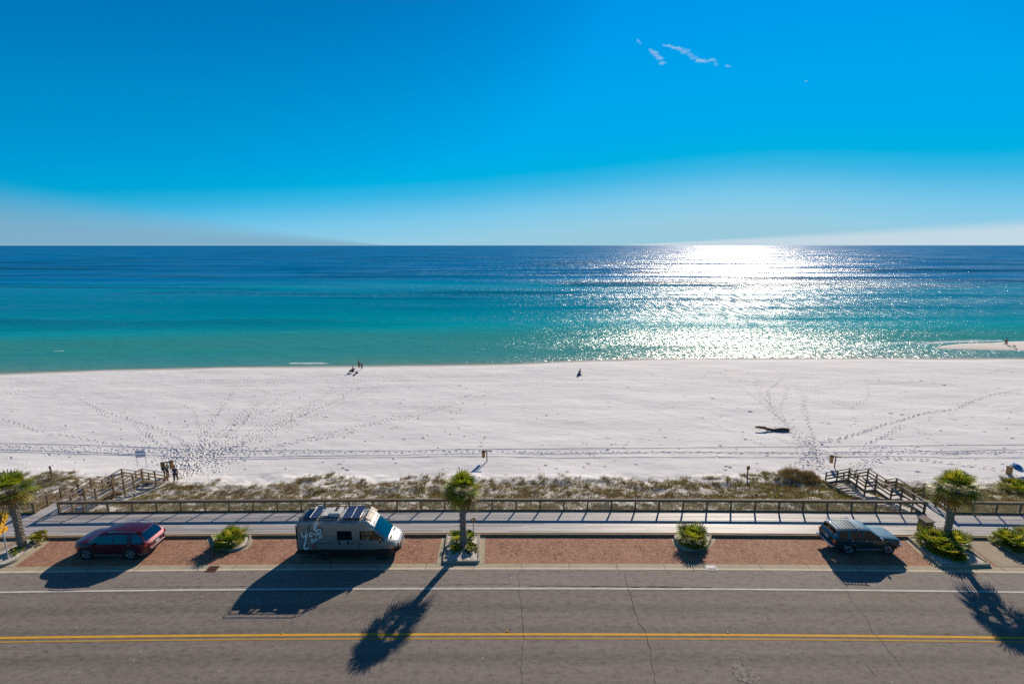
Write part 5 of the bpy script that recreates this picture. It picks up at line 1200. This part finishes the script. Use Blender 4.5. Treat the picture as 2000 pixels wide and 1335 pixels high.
x, y = G(139, 978, -.1); person(-35.5, 37.35, DZ-.36-.15, R(180), 'person in a bright blue shirt sitting on the upper steps of the left stairs', 'sit', (.02, .10, .38), (.03, .04, .1), (.12, .06, .04))
x, y = G(163, 972, -.5); person(-34.9, 39.6, DZ-.62-.45, R(185), 'person with dark hair sitting lower down on the left stairs', 'sit', (.06, .06, .10), (.02, .02, .03), (.02, .015, .012))
x, y, z = gpt(701.5, 718.5, -3.6); person(x, y, z, R(150), 'person in dark clothes standing at the water edge beside the beach chair', 'stand', (.02, .03, .035), (.015, .02, .03), (.02, .015, .01), .95)
x, y, z = gpt(707, 721.5, -3.6); person(x, y, z, R(20), 'person in grey green clothes right of the dark-clothed stander by the water', 'walk', (.10, .20, .19), (.12, .17, .18), (.10, .08, .06), .92)
x, y, z = gpt(688, 728, -3.6); ch_ = (x, y, z)
person(x, y, z+.02, R(-60), 'person in brown clothes sitting in a low beach chair', 'sit', (.10, .06, .045), (.05, .035, .03), (.04, .02, .015), 1)
t = thing('beach_chair', 'low dark folding beach chair near the water left of the picture centre', 'beach chair', (x, y, z), R(-60))
MB().box((0, -.02, .28), (.56, .52, .04)).build('seat', pm('chair_cloth', (.10, .05, .04), rough=.9), t); MB().box((0, .32, .60), (.56, .04, .64), rx=-.28).build('backrest', bpy.data.materials['chair_cloth'], t)
f = MB()
for s in (-1, 1): f.tube([(s*.29, -.30, 0), (s*.29, .30, .50)], .014, 6); f.tube([(s*.29, .32, 0), (s*.29, -.26, .45), (s*.29, .22, .47)], .014, 6)
f.build('frame', M['steel'], t)
def pile(px, py, label, name, cat, col, w, h, seed):
    x, y, z = gpt(px, py, -3.6); t = thing(name, label, cat, (x, y, z)); m_ = MB().ico((0, 0, h*.45), .5, 2, 0, (w, w*.7, h), .5); m_.build('body', pm(name+'_cloth', col, tuple(c*.5 for c in col), 7, .9), t, smooth=60)
    m_ = MB().tube([(-w*.25, 0, h*.8), (-w*.1, 0, h*1.15), (w*.1, 0, h*1.15), (w*.25, 0, h*.8)], .015, 6); m_.build('handle', M['black'], t, smooth=60)
pile(697, 729, 'reddish brown beach bag on the sand right of the seated person', 'beach_bag', 'bag', (.16, .07, .06), .6, .35, 1)
pile(692, 733, 'small dark beach bag on the sand in front of the beach chair', 'beach_bag', 'bag', (.03, .03, .05), .5, .25, 2)
pile(323, 937.5, 'dark red bag on the sand under the end of the left stair rail', 'bag', 'bag', (.14, .015, .03), .5, .4, 3)
x, y, z = gpt(1131, 732, -3.6); person(x, y, z, R(110), 'person in a black top and purple skirt kneeling alone on the sand near the water', 'kneel', (.01, .008, .015), (.13, .09, .24), (.01, .008, .01), 1.05, skirt=True)
x, y = G(1963, 673.5, WZ+.2); person(x, y, WZ+.18, R(40), 'person in dark clothes walking on the sand spit at the far right', 'walk', (.01, .015, .03), (.25, .14, .10), (.02, .015, .01), 1.02)
x, y = G(1967, 673.5, WZ+.2); person(x, y+.2, WZ+.18, R(40), 'person in pale grey green clothes beside the dark walker on the sand spit', 'walk', (.25, .36, .34), (.30, .34, .32), (.2, .15, .1), .95)
def dog(x, y, z, rz):
    t = thing('dog', 'pale dog standing on the sand spit in front of the two walkers', 'dog', (x, y, z), rz); V = Vector; N = [(V((-.30, 0, .46)), .10), (V((0, 0, .47)), .11), (V((.28, 0, .48)), .13), (V((.42, 0, .62)), .07), (V((.48, 0, .74)), .075), (V((.62, 0, .71)), .04), (V((-.45, 0, .55)), .025), (V((-.60, 0, .72)), .018)]
    E = [(0, 1), (1, 2), (2, 3), (3, 4), (4, 5), (0, 6), (6, 7)]
    for s in (-1, 1):
        b = len(N); N += [(V((.28, s*.09, .34)), .05), (V((.27, s*.09, .19)), .03), (V((.29, s*.09, .03)), .028)]; E += [(2, b), (b, b+1), (b+1, b+2)]
        b = len(N); N += [(V((-.27, s*.09, .32)), .06), (V((-.40, s*.09, .20)), .03), (V((-.35, s*.09, .03)), .028)]; E += [(0, b), (b, b+1), (b+1, b+2)]
        b = len(N); N += [(V((.44, s*.06, .83)), .018)]; E += [(4, b)]
    skin_mesh('body', N, E, pm('dog_fur', (.45, .42, .38), (.2, .18, .16), 6, .9), t, 2, 1)
x, y = G(1981, 679, WZ+.2); dog(x, y, WZ+.18, R(200))
x, y = G(1880.5, 664.5, WZ); t = thing('fishing_rod', 'fishing rod standing in a holder at the edge of the sand spit', 'fishing rod', (x, y, WZ-.1)); MB().tube([(0, 0, 0), (.05, 0, 1.1), (.25, 0, 2.6)], [.03, .018, .008], 6).build('rod', M['black'], t)
MB().tube([(0, 0, 0), (.02, 0, .55)], .045, 8).build('holder', M['black'], t); MB().lathe([(.01, -.04), (.07, -.04), (.07, .04), (.01, .04)], (.06, 0, .85), 10, 'Y').build('reel', M['black'], t)
# umbrella and stump at the right edge
def umbrella():
    x, y, z = gpt(1987, 926, -3.2); y += .6; t = thing('beach_umbrella', 'low blue and white beach umbrella on the sand at the right picture edge', 'umbrella', (x, y, z), R(20)); rnd = random.Random(2)
    m, nt, b, o = nodes('umbrella_cloth'); g = NG(nt); v = g.n('ShaderNodeTexVoronoi'); v.inputs['Scale'].default_value = 4; g.L.new(g.pos(), v.inputs['Vector']); g.L.new(g.ramp(v.outputs[0], [(0, (.35, .6, .75)), (.3, (.02, .22, .50)), (.7, (.02, .12, .42))]), b.inputs['Base Color'])
    c = MB(); n = 16; vs = [(0, 0, 1.05)]
    for r, h in ((.25, 1.0), (.48, .88), (.66, .70)): vs += [(r*math.cos(2*math.pi*i/n)*(1 if i % 2 else .95), r*math.sin(2*math.pi*i/n)*(1 if i % 2 else .95), h) for i in range(n)]
    fs = [(0, 1+i, 1+(i+1) % n) for i in range(n)]+[(1+k*n+i, 1+(k+1)*n+i, 1+(k+1)*n+(i+1) % n, 1+k*n+(i+1) % n) for k in range(2) for i in range(n)]; c.add(vs, fs)
    cn = c.build('canopy', m, t); cn.rotation_euler = (.45, .05, 0)
    MB().tube([(0, 0, -.2), (0, 0, 1.1)], .02, 8).build('pole', M['steel'], t)
umbrella()
x, y, z = gpt(1970, 925, -3.2); t = thing('bollard', 'short brown wooden post on the sand left of the blue umbrella', 'post', (x, y, z), R(10)); MB().box((0, 0, .3), (.40, .35, .95)).build('post', M['binwood'], t, bevel=.02); MB().box((0, 0, .80), (.46, .42, .06)).build('cap', M['post'], t)

# ------------------------------------------------------------------ thin clouds
def cloud(pts, label, seed):
    D = 9000; rnd = random.Random(seed); P = []
    for px, py, r in pts:
        a = Vector(((px-1000)/F, 1, -(py-CY)/F)); c, s = math.cos(-PITCH), math.sin(-PITCH); v = Vector((a.x, a.y*c-a.z*s, a.y*s+a.z*c)); P.append((Vector((0, 0, CAM_H))+v*D, r*D/F))
    org = P[0][0]; t = None; mb = MB()
    for (a, ra), (b_, rb) in zip(P, P[1:]):
        L = (b_-a).length; n = max(2, int(L/(.45*min(ra, rb)+1)))
        for k in range(n):
            u = (k+rnd.random())/n; c = a.lerp(b_, u)+Vector((rnd.gauss(0, 1), rnd.gauss(0, 1), rnd.gauss(0, 1)))*.28*(ra+(rb-ra)*u)-org; r = (ra+(rb-ra)*u)*rnd.uniform(.45, 1.0); mb.ico(c, r, 2, 0, (1.5, 1, .75), .7)
    o = mb.build('cloud', M['cloud'], smooth=180); o.location = org; tag(o, label, 'cloud', 'thin wisps of cloud')
def cloud_mat():
    m, nt, b, o = nodes('cloud_wisp'); g = NG(nt); nt.nodes.remove(b); tr = g.n('ShaderNodeBsdfTransparent'); di = g.n('ShaderNodeBsdfDiffuse'); di.inputs[0].default_value = (.72, .88, 1, 1); tl = g.n('ShaderNodeBsdfTranslucent'); tl.inputs[0].default_value = (.72, .88, 1, 1)
    ad = g.n('ShaderNodeMixShader'); ad.inputs[0].default_value = .5; g.L.new(di.outputs[0], ad.inputs[1]); g.L.new(tl.outputs[0], ad.inputs[2])
    lw = g.n('ShaderNodeLayerWeight'); lw.inputs[0].default_value = .5; f = g.math('MULTIPLY', g.rng(g.math('SUBTRACT', 1.0, lw.outputs[1]), .05, 1, 0, .13, True), g.rng(g.noise(g.pos((.005, .005, .008)), 1.0, 5, .7), .35, .6))
    mx = g.n('ShaderNodeMixShader'); g.L.new(f, mx.inputs[0]); g.L.new(tr.outputs[0], mx.inputs[1]); g.L.new(ad.outputs[0], mx.inputs[2]); g.L.new(mx.outputs[0], o.inputs[0]); return m
M['cloud'] = cloud_mat()
cloud([(1245, 78, 2.5), (1251, 85, 2)], 'tiny wisp of cloud at the upper left end of the cloud group', 1)
cloud([(1268, 96, 2), (1280, 106, 5), (1292, 114, 7), (1297, 122, 7), (1290, 125, 6)], 'short wedge-shaped wisp of cloud left of the long one', 2)
cloud([(1296, 87, 3.5), (1310, 91, 3), (1328, 96, 5), (1340, 101, 6.5), (1350, 110, 7), (1362, 117, 6), (1375, 120, 4), (1395, 117, 4), (1399, 126, 4.5)], 'long curving wisp of cloud in the upper right sky', 3)
cloud([(1418, 128, 3), (1426, 130, 2)], 'tiny wisp of cloud right of the long one', 4)
cloud([(1573, 160, 2.2), (1575, 158, 1.6)], 'faint speck of cloud far right of the others', 5)
